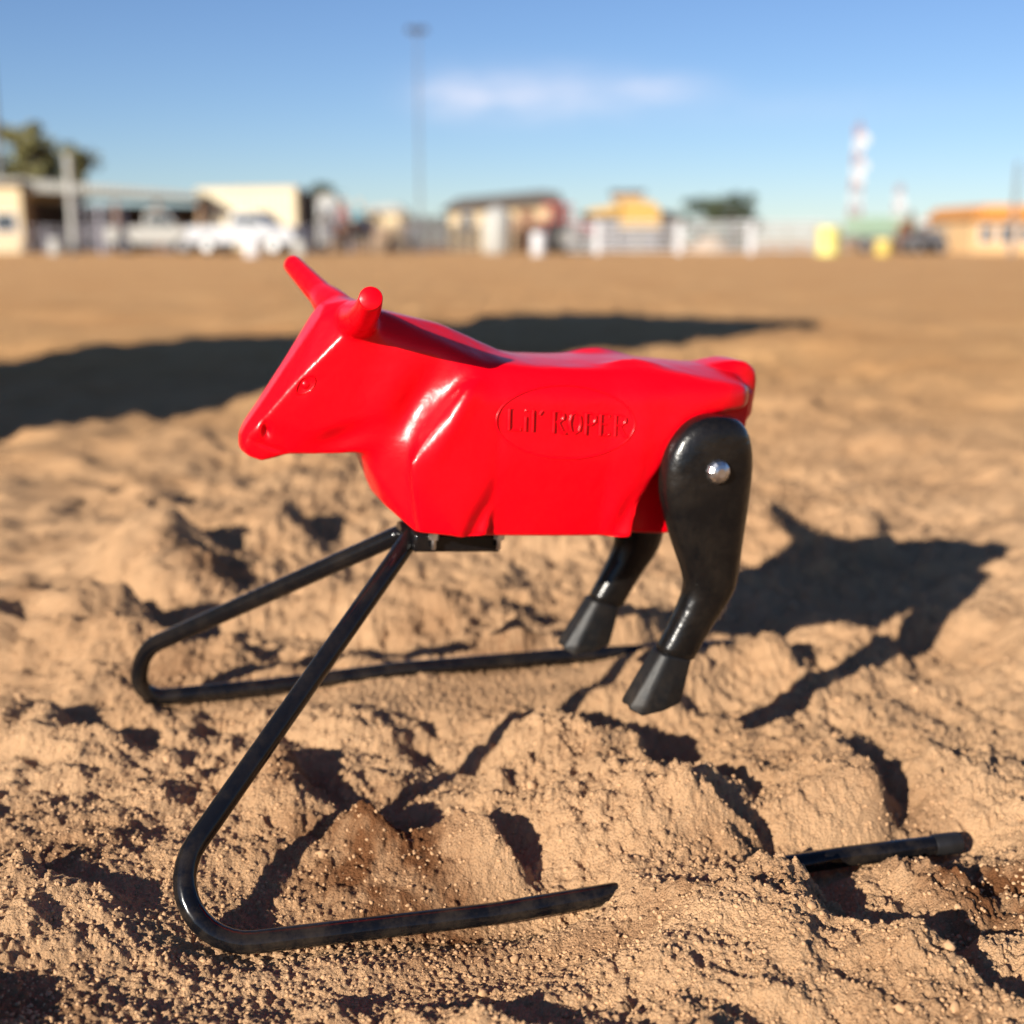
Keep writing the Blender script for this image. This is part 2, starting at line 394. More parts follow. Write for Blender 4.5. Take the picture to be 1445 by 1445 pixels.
near_path = fillet([(-0.4875, 0.2426, 0.0030), (-0.372, 0.2426, -0.0016), (-0.217, 0.2426, -0.0123), (-0.035, 0.2426, -0.0275), (0.272, 0.2426, -0.0365),
                    (0.002, 0.0115, 0.243)], [0, .3, .3, .3, .052, 0], 12)
far_path = fillet([(-0.4875, -0.2426, 0.034), (-0.264, -0.2426, 0.0293), (-0.05, -0.2426, 0.0176), (0.10, -0.2426, 0.002), (0.248, -0.2426, -0.008), (0.243, -0.2270, 0.056),
                   (0.002, -0.0115, 0.243)], [0, .3, .3, .3, .034, .06, 0], 10)
def dense(P, st=.006):
    r_ = []
    for a_, b_ in zip(P[:-1], P[1:]):
        k_ = max(1, int((b_ - a_).length / st)); r_ += [a_.lerp(b_, i_ / k_) for i_ in range(k_)]
    return r_ + [P[-1]]
near_path, far_path = dense(near_path), dense(far_path)
npw = [TOY @ p for p in near_path]; fpw = [TOY @ p for p in far_path]
# how high the sand stands against each runner: -r = just under it, +r = over it
def offs(path, table):
    us = [p.x for p in path]; t = sorted(table); return [float(np.interp(u, [a for a, _ in t], [b for _, b in t])) for u in us]
k0 = next(i for i, p in enumerate(near_path) if p.z > -0.026 and p.x > .15)
lowp = [toyw(u_, .2426 + .068, z_) for u_, z_ in ((-.118, -.026), (-.05, -.034), (.05, -.040), (.15, -.042), (.24, -.036), (.30, -.030))]
inp = [toyw(u_, .2426 - .062, z_) for u_, z_ in ((.02, -.020), (.10, -.030), (.17, -.034), (.23, -.030))]
seat(inp, [.012, .002, .000, .004], .055)
seat(lowp, [-.006, -.010, -.008, -.006, -.004, 0], .052)
seat(npw[:k0], offs(near_path[:k0], [(-.50, -.022), (-.40, -.016), (-.318, -.020), (-.286, -.002), (-.26, .015), (-.176, .019), (-.156, .019), (-.146, .010), (-.134, -.004), (-.112, -.020), (-.09, -.027), (0, -.023), (.08, -.017), (.3, -.013)]), .048)
k1 = next(i for i, p in enumerate(far_path) if p.z > 0.004 and p.x > .15)
lowf = [toyw(u_, -.2426 + .055, z_) for u_, z_ in ((-.29, .030), (-.20, .027), (-.10, .022), (.0, .012))]
seat(lowf, [-.020, -.020, -.018, -.008], .05)
seat(fpw[:k1], offs(far_path[:k1], [(-.50, .004), (-.36, .002), (-.27, -.016), (-.15, -.013), (-.06, -.007), (-.01, -.006), (.03, -.010), (.07, -.014), (.3, -.016)]), .035)

bxp, byp = gpt(862, 1292, -.02)
Z += 0.013 * np.exp(-(((X - bxp) / .035) ** 2 + ((Y - byp) / .028) ** 2))
# crumbs and clods that belong to the sheet itself
sj = slice(np.searchsorted(AY, 0.70), np.searchsorted(AY, 3.6)); si = slice(np.searchsorted(AX, -1.7), np.searchsorted(AX, 1.7))
xs, ys = X[sj, si], Y[sj, si]
patch = np.clip(0.5 + 1.6 * fbm(xs, ys, 7, 3, 31), 0.12, 1.0)
gx = xs + .003 * fbm(xs, ys, 90, 2, 40); gy = ys + .003 * fbm(xs, ys, 90, 2, 50)
g = 0.60 * clods(gx, gy, .030, .55, .16, .55, 1) * patch
g = np.maximum(g, 0.55 * clods(gx + .01 * fbm(xs, ys, 30, 2, 44), gy, .052, .40, .15, .42, 7) * np.clip(patch - .2, 0, 1))
g = np.maximum(g, 0.62 * clods(gx, gy, .013, .55, .2, .55, 2) * (0.25 + .75 * patch))
g = g + 0.95 * clods(gx, gy, .0070, .75, .25, .62, 3) * (0.45 + .55 * patch)
g = g + 0.90 * clods(xs, ys, .0040, .85, .3, .62, 4)
g += .0016 * fbm(xs, ys, 260, 2, 90)
Z[sj, si] += g * falloff(2.6, 3.6, ys) * falloff(1.3, 1.7, np.abs(xs))
# keep the sheet clear of the hooves' air and out of the far field's eye line
DAMP = np.zeros_like(Z)
def damp(px, py, rx, ry, v, z=0.02):
    cx, cy = gpt(px, py, z); R = max(rx, ry) * 3
    i0, i1 = np.searchsorted(AX, [cx - R, cx + R]); j0, j1 = np.searchsorted(AY, [cy - R, cy + R])
    d = ((wx[j0:j1, i0:i1] - cx) / rx) ** 2 + ((wy[j0:j1, i0:i1] - cy) / ry) ** 2
    DAMP[j0:j1, i0:i1] = np.maximum(DAMP[j0:j1, i0:i1], v * np.exp(-d ** 1.5))
for d_ in [(1415, 1185, .09, .06, 1.0), (1290, 1090, .05, .07, .35), (555, 1150, .075, .085, 1.0), (640, 1200, .06, .05, .8), (470, 1130, .05, .03, .55), (430, 1080, .045, .04, .6),
           (300, 800, .06, .09, .5), (960, 1225, .12, .02, .45), (560, 1075, .04, .03, .4), (700, 905, .06, .08, .6), (30, 1400, .07, .06, .6),
           (250, 945, .05, .06, .45), (500, 1160, .06, .05, .6), (940, 1430, .07, .025, .35), (1050, 1150, .05, .04, .3), (150, 1160, .05, .04, .3)]:
    damp(*d_)
bl = 1.0 + 1.3 * fbm(xs, ys, 45, 3, 61)
DAMP[sj, si] *= np.clip(bl, 0, 1.2)
DAMP[sj, si] = np.clip(DAMP[sj, si] + np.clip(fbm(xs, ys, 5, 4, 71) - .33, 0, .3) * 1.1, 0, 1)
FAR = (1 - falloff(1.8, 6.0, Y)) * np.ones_like(X)
FAR = np.maximum(FAR, 1 - falloff(1.5, 3.5, np.abs(X)))

def height_at(x, y):
    i = int(np.clip(np.searchsorted(AX, x) - 1, 0, len(AX) - 2)); j = int(np.clip(np.searchsorted(AY, y) - 1, 0, len(AY) - 2))
    tx = (x - AX[i]) / (AX[i + 1] - AX[i]); ty = (y - AY[j]) / (AY[j + 1] - AY[j])
    return float((Z[j, i] * (1 - tx) + Z[j, i + 1] * tx) * (1 - ty) + (Z[j + 1, i] * (1 - tx) + Z[j + 1, i + 1] * tx) * ty)
ny, nx = X.shape
me = bpy.data.meshes.new('ground')
co = np.stack([X, Y, Z], -1).reshape(-1, 3).astype(np.float32)
idx = np.arange(ny * nx).reshape(ny, nx)
q = np.stack([idx[:-1, :-1], idx[:-1, 1:], idx[1:, 1:], idx[1:, :-1]], -1).reshape(-1, 4)
me.vertices.add(len(co)); me.vertices.foreach_set('co', co.ravel())
me.loops.add(q.size); me.loops.foreach_set('vertex_index', q.ravel().astype(np.int32))
me.polygons.add(len(q)); me.polygons.foreach_set('loop_start', np.arange(0, q.size, 4, dtype=np.int32)); me.polygons.foreach_set('loop_total', np.full(len(q), 4, np.int32))
me.update(calc_edges=True); me.shade_smooth()
for nm, arr in (('damp', DAMP), ('far', FAR)):
    a = me.attributes.new(nm, 'FLOAT', 'POINT'); a.data.foreach_set('value', arr.astype(np.float32).ravel())
M_SAND = sand_material()
tag(link('ground', me, M_SAND), kind='structure')
print('ground faces', len(q), nx, ny)

# loose crumbs lying on the sand
def crumb_mesh(n_sub, seed, squash=.75):
    bm = bmesh.new(); r = random.Random(seed)
    if n_sub == 0: bmesh.ops.create_icosphere(bm, subdivisions=1, radius=1)
    else: bmesh.ops.create_icosphere(bm, subdivisions=2, radius=1)
    V = []
    for v in bm.verts:
        k = 1 + r.uniform(-.34, .30); V.append((v.co.x * k, v.co.y * k * .85, v.co.z * k * squash))
    F = [tuple(v.index for v in f.verts) for f in bm.faces]; bm.free(); return np.array(V), np.array(F)
def scatter(name, label, cat, n, smin, smax, power, protos, region, seed, sharpness):
    r = np.random.default_rng(seed); Vs = []; Fs = []; off = 0
    x0, x1, y0, y1 = region
    k = 0
    while k < n:
        y = y0 + (y1 - y0) * r.random() ** 1.7; x = x0 + (x1 - x0) * r.random()
        if abs(x) > 0.46 * y + 0.08: continue
        if vnoise(np.array([x * 9.0]), np.array([y * 9.0]), 77)[0] + .5 < r.random() * .8: k += 0; 
        s = smin + (smax - smin) * r.random() ** power
        V, F = protos[k % len(protos)]
        a = r.random(3) * 6.28
        ca, sa = math.cos(a[0]), math.sin(a[0]); cb, sb = math.cos(a[1] * .15), math.sin(a[1] * .15)
        v = V * s * (0.8 + .4 * r.random(3))
        v = np.stack([v[:, 0] * ca - v[:, 1] * sa, v[:, 0] * sa + v[:, 1] * ca, v[:, 2]], 1)
        v = np.stack([v[:, 0], v[:, 1] * cb - v[:, 2] * sb, v[:, 1] * sb + v[:, 2] * cb], 1)
        v += np.array([x, y, height_at(x, y) + s * .05])
        Vs.append(v); Fs.append(F + off); off += len(V); k += 1
    V = np.concatenate(Vs); F = np.concatenate(Fs)
    m = bpy.data.meshes.new(name); m.vertices.add(len(V)); m.vertices.foreach_set('co', V.astype(np.float32).ravel())
    m.loops.add(F.size); m.loops.foreach_set('vertex_index', F.ravel().astype(np.int32))
    m.polygons.add(len(F)); m.polygons.foreach_set('loop_start', np.arange(0, F.size, 3, dtype=np.int32)); m.polygons.foreach_set('loop_total', np.full(len(F), 3, np.int32))
    m.update(calc_edges=True); m.shade_smooth()
    return tag(link(name, m, M_CRUMB), label, cat, kind='stuff')
M_CRUMB = sand_material(False, 'crumb_sand')
small = [crumb_mesh(0, s) for s in range(5)]; big = [crumb_mesh(1, s + 20, .8) for s in range(5)]
scatter('sand_crumbs', 'fine loose crumbs of dry sandy dirt strewn over the arena floor', 'dirt', 26000, .0007, .0025, 1.5, small, (-.9, .9, .74, 1.9), 3, 0)
scatter('dirt_clods', 'rounded tan clods of dried dirt lying about the arena floor', 'dirt clods', 260, .0025, .0065, 3.4, big, (-1.1, 1.2, .76, 2.4), 4, 0)

# ------------------------------------------------------------------ the toy steer
M_RED = red_plastic()
M_LEG = dusty_black('black_leg_plastic', 0.25, 0.14, 0.05, base=(0.0030, 0.0030, 0.0034), bump=.0008, spec=.33)
M_HOOF = dusty_black('black_hoof_plastic', 0.50, 0.14, 0.22, base=(0.0055, 0.0055, 0.006), bump=.0006, spec=.30)
M_TUBE = dusty_black('black_painted_tube', 0.14, 0.04, 0.08, base=(0.004, 0.004, 0.005), bump=.0002, spec=.36)
M_ZINC = mat('zinc_plated_steel', (0.62, 0.62, 0.62), 0.3, 1.0, .15, 90, .0002, 300)
M_RUB = mat('black_end_cap_plastic', (0.012, 0.011, 0.011), 0.4, 0, .3, 60, .0002, 200)
toy = bpy.data.objects.new('roping_dummy', None); C.objects.link(toy); toy.matrix_world = TOY; toy.empty_display_size = .1
tag(toy, 'red plastic toy steer with black hind legs on a bent black tube frame', 'roping dummy')

def hull(bm, pts, mirror=True, both=False):
    """convex piece; mirror: add each point's mirror image to the same piece; both: a piece on each side"""
    sets = [pts + [(u, -v, z) for u, v, z in pts]] if mirror else ([pts, [(u, -v, z) for u, v, z in pts]] if both else [pts])
    for S in sets:
        t = bmesh.new()
        for p in S: t.verts.new(p)
        bmesh.ops.remove_doubles(t, verts=t.verts, dist=1e-6)
        r = bmesh.ops.convex_hull(t, input=t.verts)
        bad = [e for e in r['geom_interior'] if isinstance(e, bmesh.types.BMVert)]
        if bad: bmesh.ops.delete(t, geom=bad, context='VERTS')
        m = {}
        for v in t.verts: m[v.index] = bm.verts.new(v.co)
        t.verts.index_update()
        vs = list(t.verts); mm = {v: m_ for v, m_ in zip(vs, m.values())}
        for f in t.faces: bm.faces.new([mm[v] for v in f.verts])
        t.free()
def hull_raw(bm, pts, **k):
    t = bmesh.new(); n0 = len(bm.verts)
    hull(bm, pts, **k); t.free()
bm = bmesh.new()
# head
hull(bm, [(.094, .012, .4600), (.100, .024, .448), (.074, .030, .4660), (.052, .030, .4620), (.050, .047, .444), (.072, .050, .446), (.086, .046, .423),
          (.115, .041, .397), (.109, .016, .4330), (.131, .013, .396), (.048, .044, .395), (.094, .036, .345), (.060, .040, .352), (.132, .033, .378)])
hull(bm, [(.109, .016, .4330), (.131, .013, .395), (.115, .041, .397), (.132, .0335, .377), (.147, .027, .356), (.145, .014, .372), (.153, .013, .360), (.127, .022, .324), (.094, .028, .3305), (.094, .036, .345), (.095, .034, .400)])
hull(bm, [(.147, .0265, .356), (.152, .013, .362), (.1610, .012, .3480), (.1590, .021, .3400), (.1655, .010, .3380), (.1655, .009, .3250), (.158, .017, .3195), (.146, .020, .3160), (.127, .022, .3220), (.130, .027, .345), (.1620, .019, .3300)])
hull(bm, [(.127, .022, .3230), (.094, .026, .3290), (.060, .030, .3270), (.048, .034, .3280), (.094, .038, .352), (.048, .046, .365), (.118, .030, .352)])
# horn roots
HORN = {1: (Vector((.0700, .030, .4480)), Vector((.0800, .1560, .4755))), -1: (Vector((.0720, -.030, .4490)), Vector((.1020, -.1560, .4880)))}
def horn_axis(s_, t_):
    a_, b_ = HORN[s_]; p_ = a_.lerp(b_, t_); return p_ - Vector((.004, 0, .005)) * 4 * t_ * (1 - t_) * .6
def horn_r(t_): return .0150 * (1 - t_) + .0096 * t_
HROOT = []
for s_ in (1, -1):
    rg = []
    for t_, r_ in ((.0, .0180), (.14, .0176), (.24, .0166), (.34, .0148), (.44, .0126), (.50, .0106)):
        c_ = horn_axis(s_, t_); T_ = (horn_axis(s_, t_ + .02) - c_).normalized(); A_ = T_.orthogonal().normalized(); B_ = T_.cross(A_)
        rg.append([c_ + (A_ * math.cos(a_) + B_ * math.sin(a_)) * r_ for a_ in np.linspace(0, 2 * math.pi, 17)[:-1]])
    for a_, b_ in zip(rg[:-1], rg[1:]): HROOT.append([tuple(p_) for p_ in a_ + b_])
# neck
hull(bm, [(.052, .046, .440), (.052, .030, .459), (.054, .046, .380), (.058, .026, .3270), (.045, .036, .3280), (-.010, .051, .424), (-.017, .010, .4470), (.034, .012, .4535), (-.062, .057, .410),
          (-.080, .014, .4230), (.000, .048, .340), (-.060, .055, .300)])
# brisket
hull(bm, [(.058, .020, .3280), (.045, .034, .3280), (.041, .034, .3010), (.037, .016, .3000), (.033, .028, .2790), (.029, .010, .2780), (.004, .046, .2570), (-.040, .052, .2560), (-.060, .054, .33), (.010, .050, .345), (-.04, .052, .38), (.034, .044, .360)])
# shoulder blades
hull(bm, [(-.028, .0665, .3980), (-.044, .0600, .4060), (-.066, .0640, .370), (.0210, .0640, .3270), (.0170, .0600, .3050), (.004, .0540, .2590), (-.034, .0630, .2570), (-.060, .062, .2580), (-.030, .03, .40), (.0, .03, .33), (.0, .03, .26), (-.06, .03, .27), (-.070, .064, .33)], mirror=False, both=True)
# trunk, section by section; its lower edge sweeps up over the hind legs
SEC = [(-.040, .2565, .0540, .330, .0640, .412, .0540, .4340, .010), (-.070, .2565, .0550, .335, .0655, .416, .0555, .4250, .014), (-.100, .2565, .0555, .335, .0660, .4150, .0560, .4205, .015),
       (-.140, .2565, .0550, .335, .0665, .4160, .0550, .4200, .016), (-.172, .2565, .0540, .335, .0660, .4170, .0545, .4220, .018), (-.194, .2565, .0620, .345, .0690, .4190, .0550, .4230, .018),
       (-.2035, .2570, .0620, .345, .0690, .4190, .0550, .4230, .018), (-.206, .2900, .0640, .350, .0688, .4190, .0550, .4230, .018), (-.2240, .3250, .0660, .355, .0685, .4180, .0550, .4220, .018), (-.2420, .3570, .0668, .375, .0680, .4160, .0550, .4220, .018),
       (-.2700, .3765, .0660, .390, .0670, .4130, .0540, .4210, .018), (-.2950, .3815, .0640, .395, .0640, .4110, .0520, .4200, .018), (-.3170, .3830, .0580, .396, .0580, .4080, .0480, .4160, .016), (-.3300, .3850, .0420, .396, .0430, .4040, .0380, .4100, .016)]
def ring(s):
    u, zb, wb, zm, wm_, ze, we, zc, wc = s
    return [(u, wb, zb), (u, wm_, zm), (u, (wm_ + we) / 2 + .0035, (zm + 2 * ze) / 3 + .002), (u, we, ze), (u, wc, zc)]
for a, b in zip(SEC[:-1], SEC[1:]): hull(bm, ring(a) + ring(b))
# hip bones, rump core between the legs, tail head
hull(bm, [(-.200, .040, .4285), (-.150, .040, .416), (-.255, .038, .416), (-.200, .056, .415), (-.200, .016, .4180), (-.220, .043, .4255), (-.182, .042, .4265)], mirror=False, both=True)
hull(bm, [(-.150, .036, .257), (-.254, .036, .2535), (-.2585, .036, .290), (-.3330, .036, .354), (-.3450, .032, .400), (-.150, .036, .41)])
hull(bm, [(-.285, .016, .419), (-.305, .018, .4240), (-.3220, .0190, .4270), (-.3400, .0175, .4265), (-.3530, .0150, .4190), (-.3575, .014, .4080), (-.3560, .012, .372), (-.335, .022, .356), (-.280, .024, .395)])
for v_ in bm.verts:
    v_.co.x += float(np.interp(v_.co.x, [-.36, -.25], [.011, 0]))
    k_ = float(np.interp(v_.co.x, [-.24, .01, .07, .12], [1.28, 1.26, 1.10, 1.04])); d_ = (k_ - 1) * abs(v_.co.y)
    v_.co.y *= k_; v_.co.x += .31 * d_; v_.co.z += .11 * d_
for h_ in HROOT: hull(bm, h_, mirror=False)
mesh = bpy.data.meshes.new('body'); bm.to_mesh(mesh); bm.free()
body = link('body', mesh, M_RED)
bpy.context.view_layer.update()
md = body.modifiers.new('r', 'REMESH'); md.mode = 'VOXEL'; md.voxel_size = 0.00165
sm = body.modifiers.new('s', 'SMOOTH'); sm.factor = 0.5; sm.iterations = 14
dg = bpy.context.evaluated_depsgraph_get(); m2 = bpy.data.meshes.new_from_object(body.evaluated_get(dg)); body.modifiers.clear(); body.data = m2; m2.name = 'body'
n = len(m2.vertices); P_ = np.empty(n * 3, np.float32); m2.vertices.foreach_get('co', P_); P_ = P_.reshape(-1, 3)
N_ = np.empty(n * 3, np.float32); m2.vertex_normals.foreach_get('vector', N_); N_ = N_.reshape(-1, 3)
print('body verts', n)
side = np.abs(N_[:, 1]) > .35; sg = np.sign(P_[:, 1]); dw = np.zeros(n, np.float32)
def dent(u, z, ru, rz, d, rot=0.0, pw=1.0):
    ca, sa = math.cos(rot), math.sin(rot); a = (P_[:, 0] - u) * ca + (P_[:, 2] - z) * sa; b = -(P_[:, 0] - u) * sa + (P_[:, 2] - z) * ca
    return (d * np.exp(-((a / ru) ** 2 + (b / rz) ** 2) ** pw)).astype(np.float32)
dw += dent(-.197, .345, .004, .07, .0014)                 # flank edge
dw -= dent(-.121, .369, .066, .034, .0006, 0, 3)          # badge, sunk a little
dw -= dent(.1135, .3890, .0085, .0050, .0018, -.85)         # eye socket
dw -= dent(.1440, .3455, .0030, .0060, .0055, -.1)        # nostril
dw += dent(.1510, .3440, .0055, .0070, .0016)
dw -= dent(.1400, .3300, .014, .0016, .0034, .35)         # mouth
P_[:, 1] += np.where(side, dw * sg, 0)
P_[:, 1] += 0
ne = len(m2.edges); EV = np.empty(ne * 2, np.int32); m2.edges.foreach_get('vertices', EV); EV = EV.reshape(-1, 2)
deg = np.bincount(EV.ravel(), minlength=n).astype(np.float32)[:, None]
def gm(u, z, ru, rz, k): return k * np.exp(-((P_[:, 0] - u) / ru) ** 2 - ((P_[:, 2] - z) / rz) ** 2)
wgt = np.clip(gm(-.03, .385, .06, .040, 1.0) + gm(-.02, .33, .06, .045, .8) + gm(.002, .365, .055, .050, 1.5) + gm(.05, .37, .022, .05, .6) + gm(-.055, .31, .03, .03, .6) + gm(-.2, .425, .08, .014, 1.0) + gm(-.11, .40, .10, .022, .8) + gm(-.19, .33, .03, .06, .6) + gm(-.30, .40, .05, .02, .7) + gm(.02, .44, .05, .02, .3), 0, 1)[:, None].astype(np.float32)
wg2 = np.clip(gm(.000, .365, .040, .040, 1.2), 0, 1)[:, None].astype(np.float32)
for it in range(170):
    if it == 80: wgt = wg2
    acc = np.stack([np.bincount(EV[:, 0], P_[EV[:, 1], c_], n) + np.bincount(EV[:, 1], P_[EV[:, 0], c_], n) for c_ in range(3)], 1).astype(np.float32)
    P_ += (acc / deg - P_) * wgt * .5
dw = np.zeros(n, np.float32)
dw -= dent(.016, .380, .014, .036, .0085, .45)            # hollow in front of the shoulder
dw += dent(-.018, .372, .008, .040, .0022, .42)           # edge of the shoulder blade
dw -= dent(-.045, .272, .008, .030, .0050, .40)           # fold low behind the shoulder
dw -= dent(-.188, .276, .009, .030, .0050, .35)           # fold low in the flank
dw -= dent(.074, .345, .028, .012, .0060, -.45)           # under the cheek
dw -= dent(-.058, .33, .006, .06, .0010)
P_[:, 1] += np.where(side, dw * sg, 0)
for it in range(3):
    acc = np.stack([np.bincount(EV[:, 0], P_[EV[:, 1], c_], n) + np.bincount(EV[:, 1], P_[EV[:, 0], c_], n) for c_ in range(3)], 1).astype(np.float32)
    P_ += (acc / deg - P_) * .35
m2.vertices.foreach_set('co', P_.ravel()); m2.update(); m2.shade_smooth()
m2.materials.clear(); m2.materials.append(M_RED); body.parent = toy
bvh = BVHTree.FromPolygons([tuple(v) for v in P_], [tuple(p.vertices) for p in m2.polygons])
def skin_w(u, z, s=1):
    h = bvh.ray_cast(Vector((u, .3 * s, z)), Vector((0, -s, 0)))
    return h[0].y if h[0] is not None else .066 * s

# raised lettering and its oval rim, cast on the flank
def strokes(name, lines, r, parent, lift=0.0):
    mb = MB()
    for pts, rr in lines:
        fine = []
        for a, b in zip(pts[:-1], pts[1:]):
            k = max(1, int(math.dist(a, b) / .0012))
            fine += [(a[0] + (b[0] - a[0]) * i / k, a[1] + (b[1] - a[1]) * i / k) for i in range(k)]
        fine.append(pts[-1])
        mb.path([(u, skin_w(u, z) + lift, z) for u, z in fine], [rr * r] * len(fine), 8)
    return mb.build(name, M_RED, parent, ang=60)
G = {  # glyphs on a 0..1 box: thick stems, thin hairlines
 'L': [([(.12, 1), (.12, 0)], 1), ([(0, 1), (.28, 1)], .5), ([(0, 0), (.75, 0), (.75, .18)], .5)],
 'i': [([(.2, .68), (.2, 0)], 1), ([(.19, .93), (.21, .98)], 1.0)],
 'l': [([(.2, 1), (.2, 0)], 1)],
 "'": [([(.28, 1), (.12, .80)], .75)],
 'R': [([(.12, 1), (.12, 0)], 1), ([(.0, 1), (.45, 1), (.62, .9), (.62, .66), (.45, .52), (.12, .50)], .55), ([(.62, .92), (.66, .76), (.60, .62)], 1), ([(.36, .50), (.66, 0), (.80, 0)], .9)],
 'O': [([(.16, .86), (.08, .6), (.08, .4), (.16, .14)], 1), ([(.60, .86), (.68, .6), (.68, .4), (.60, .14)], 1), ([(.16, .86), (.38, 1), (.60, .86)], .5), ([(.16, .14), (.38, 0), (.60, .14)], .5)],
 'P': [([(.12, 1), (.12, 0)], 1), ([(.0, 1), (.45, 1), (.62, .9), (.62, .62), (.45, .46), (.12, .44)], .55), ([(.62, .92), (.66, .74), (.60, .58)], 1)],
 'E': [([(.12, 1), (.12, 0)], 1), ([(.0, 1), (.62, 1), (.62, .84)], .5), ([(.12, .52), (.48, .52)], .5), ([(0, 0), (.64, 0), (.64, .17)], .5)],
}
txt = [('L', 0), ('i', .80), ('l', 1.20), ("'", 1.62), ('R', 2.42), ('O', 3.34), ('P', 4.20), ('E', 5.02), ('R', 5.86)]
U0, U1, ZB, CH = -.0640, -.1790, .3605, .0195
sc_ = (U0 - U1) / 6.55
for ch, x0 in txt:
    lines = [([(U0 - (x0 + gx_) * sc_ + 0.0006 * gy_, ZB + CH * gy_ - (x0 / 6.55) * .0030) for gx_, gy_ in pts], rr) for pts, rr in G[ch]]
    o = strokes('letter', lines, .00160, body, lift=.0009)
oval = [(-.1205 + .0665 * math.cos(a), .3690 + .0335 * math.sin(a)) for a in np.linspace(0, 2 * math.pi, 90)]
strokes('badge_rim', [(oval, 1)], .00100, body, lift=.0003)

for s in (1, -1):
    def epath(ra, rb, n_=22, du=0, dz=0):
        r_ = []
        for k in range(n_ + 1):
            a = 2 * math.pi * k / n_; p = ra * math.cos(a); q_ = rb * math.sin(a) * (1 - .35 * max(0, math.cos(a)))
            u = .1130 + du + p * .66 + q_ * .75; z = .3895 + dz - p * .75 + q_ * .66
            r_.append((u, skin_w(u, z, s), z))
        return r_
    ed = MB().path(epath(.0105, .0062), .00105, 6).build('eyelid', M_RED, body, ang=60)
    c_ = Vector((.1122, skin_w(.1122, .3902, s) - .0012 * s, .3902)); b2_ = bmesh.new(); bmesh.ops.create_uvsphere(b2_, u_segments=16, v_segments=10, radius=.0044)
    me_ = bpy.data.meshes.new('eyeball'); b2_.to_mesh(me_); b2_.free(); me_.transform(Matrix.Translation(c_) @ Matrix.Diagonal((1.0, .75, 1.1, 1))); link('eyeball', me_, M_RED, ed, True)

# horns: flared root, blunt sawn-off tip
for s in (1, -1):
    dp = [horn_axis(s, .10 + .90 * k / 24) for k in range(25)]; dr = [horn_r(.10 + .90 * k / 24) for k in range(25)]
    dp.append(dp[-1] + (dp[-1] - dp[-2]).normalized() * .0007); dr.append(dr[-1] - .0008)
    MB().path(dp, dr, 28).build('horn', M_RED, toy, ang=50)

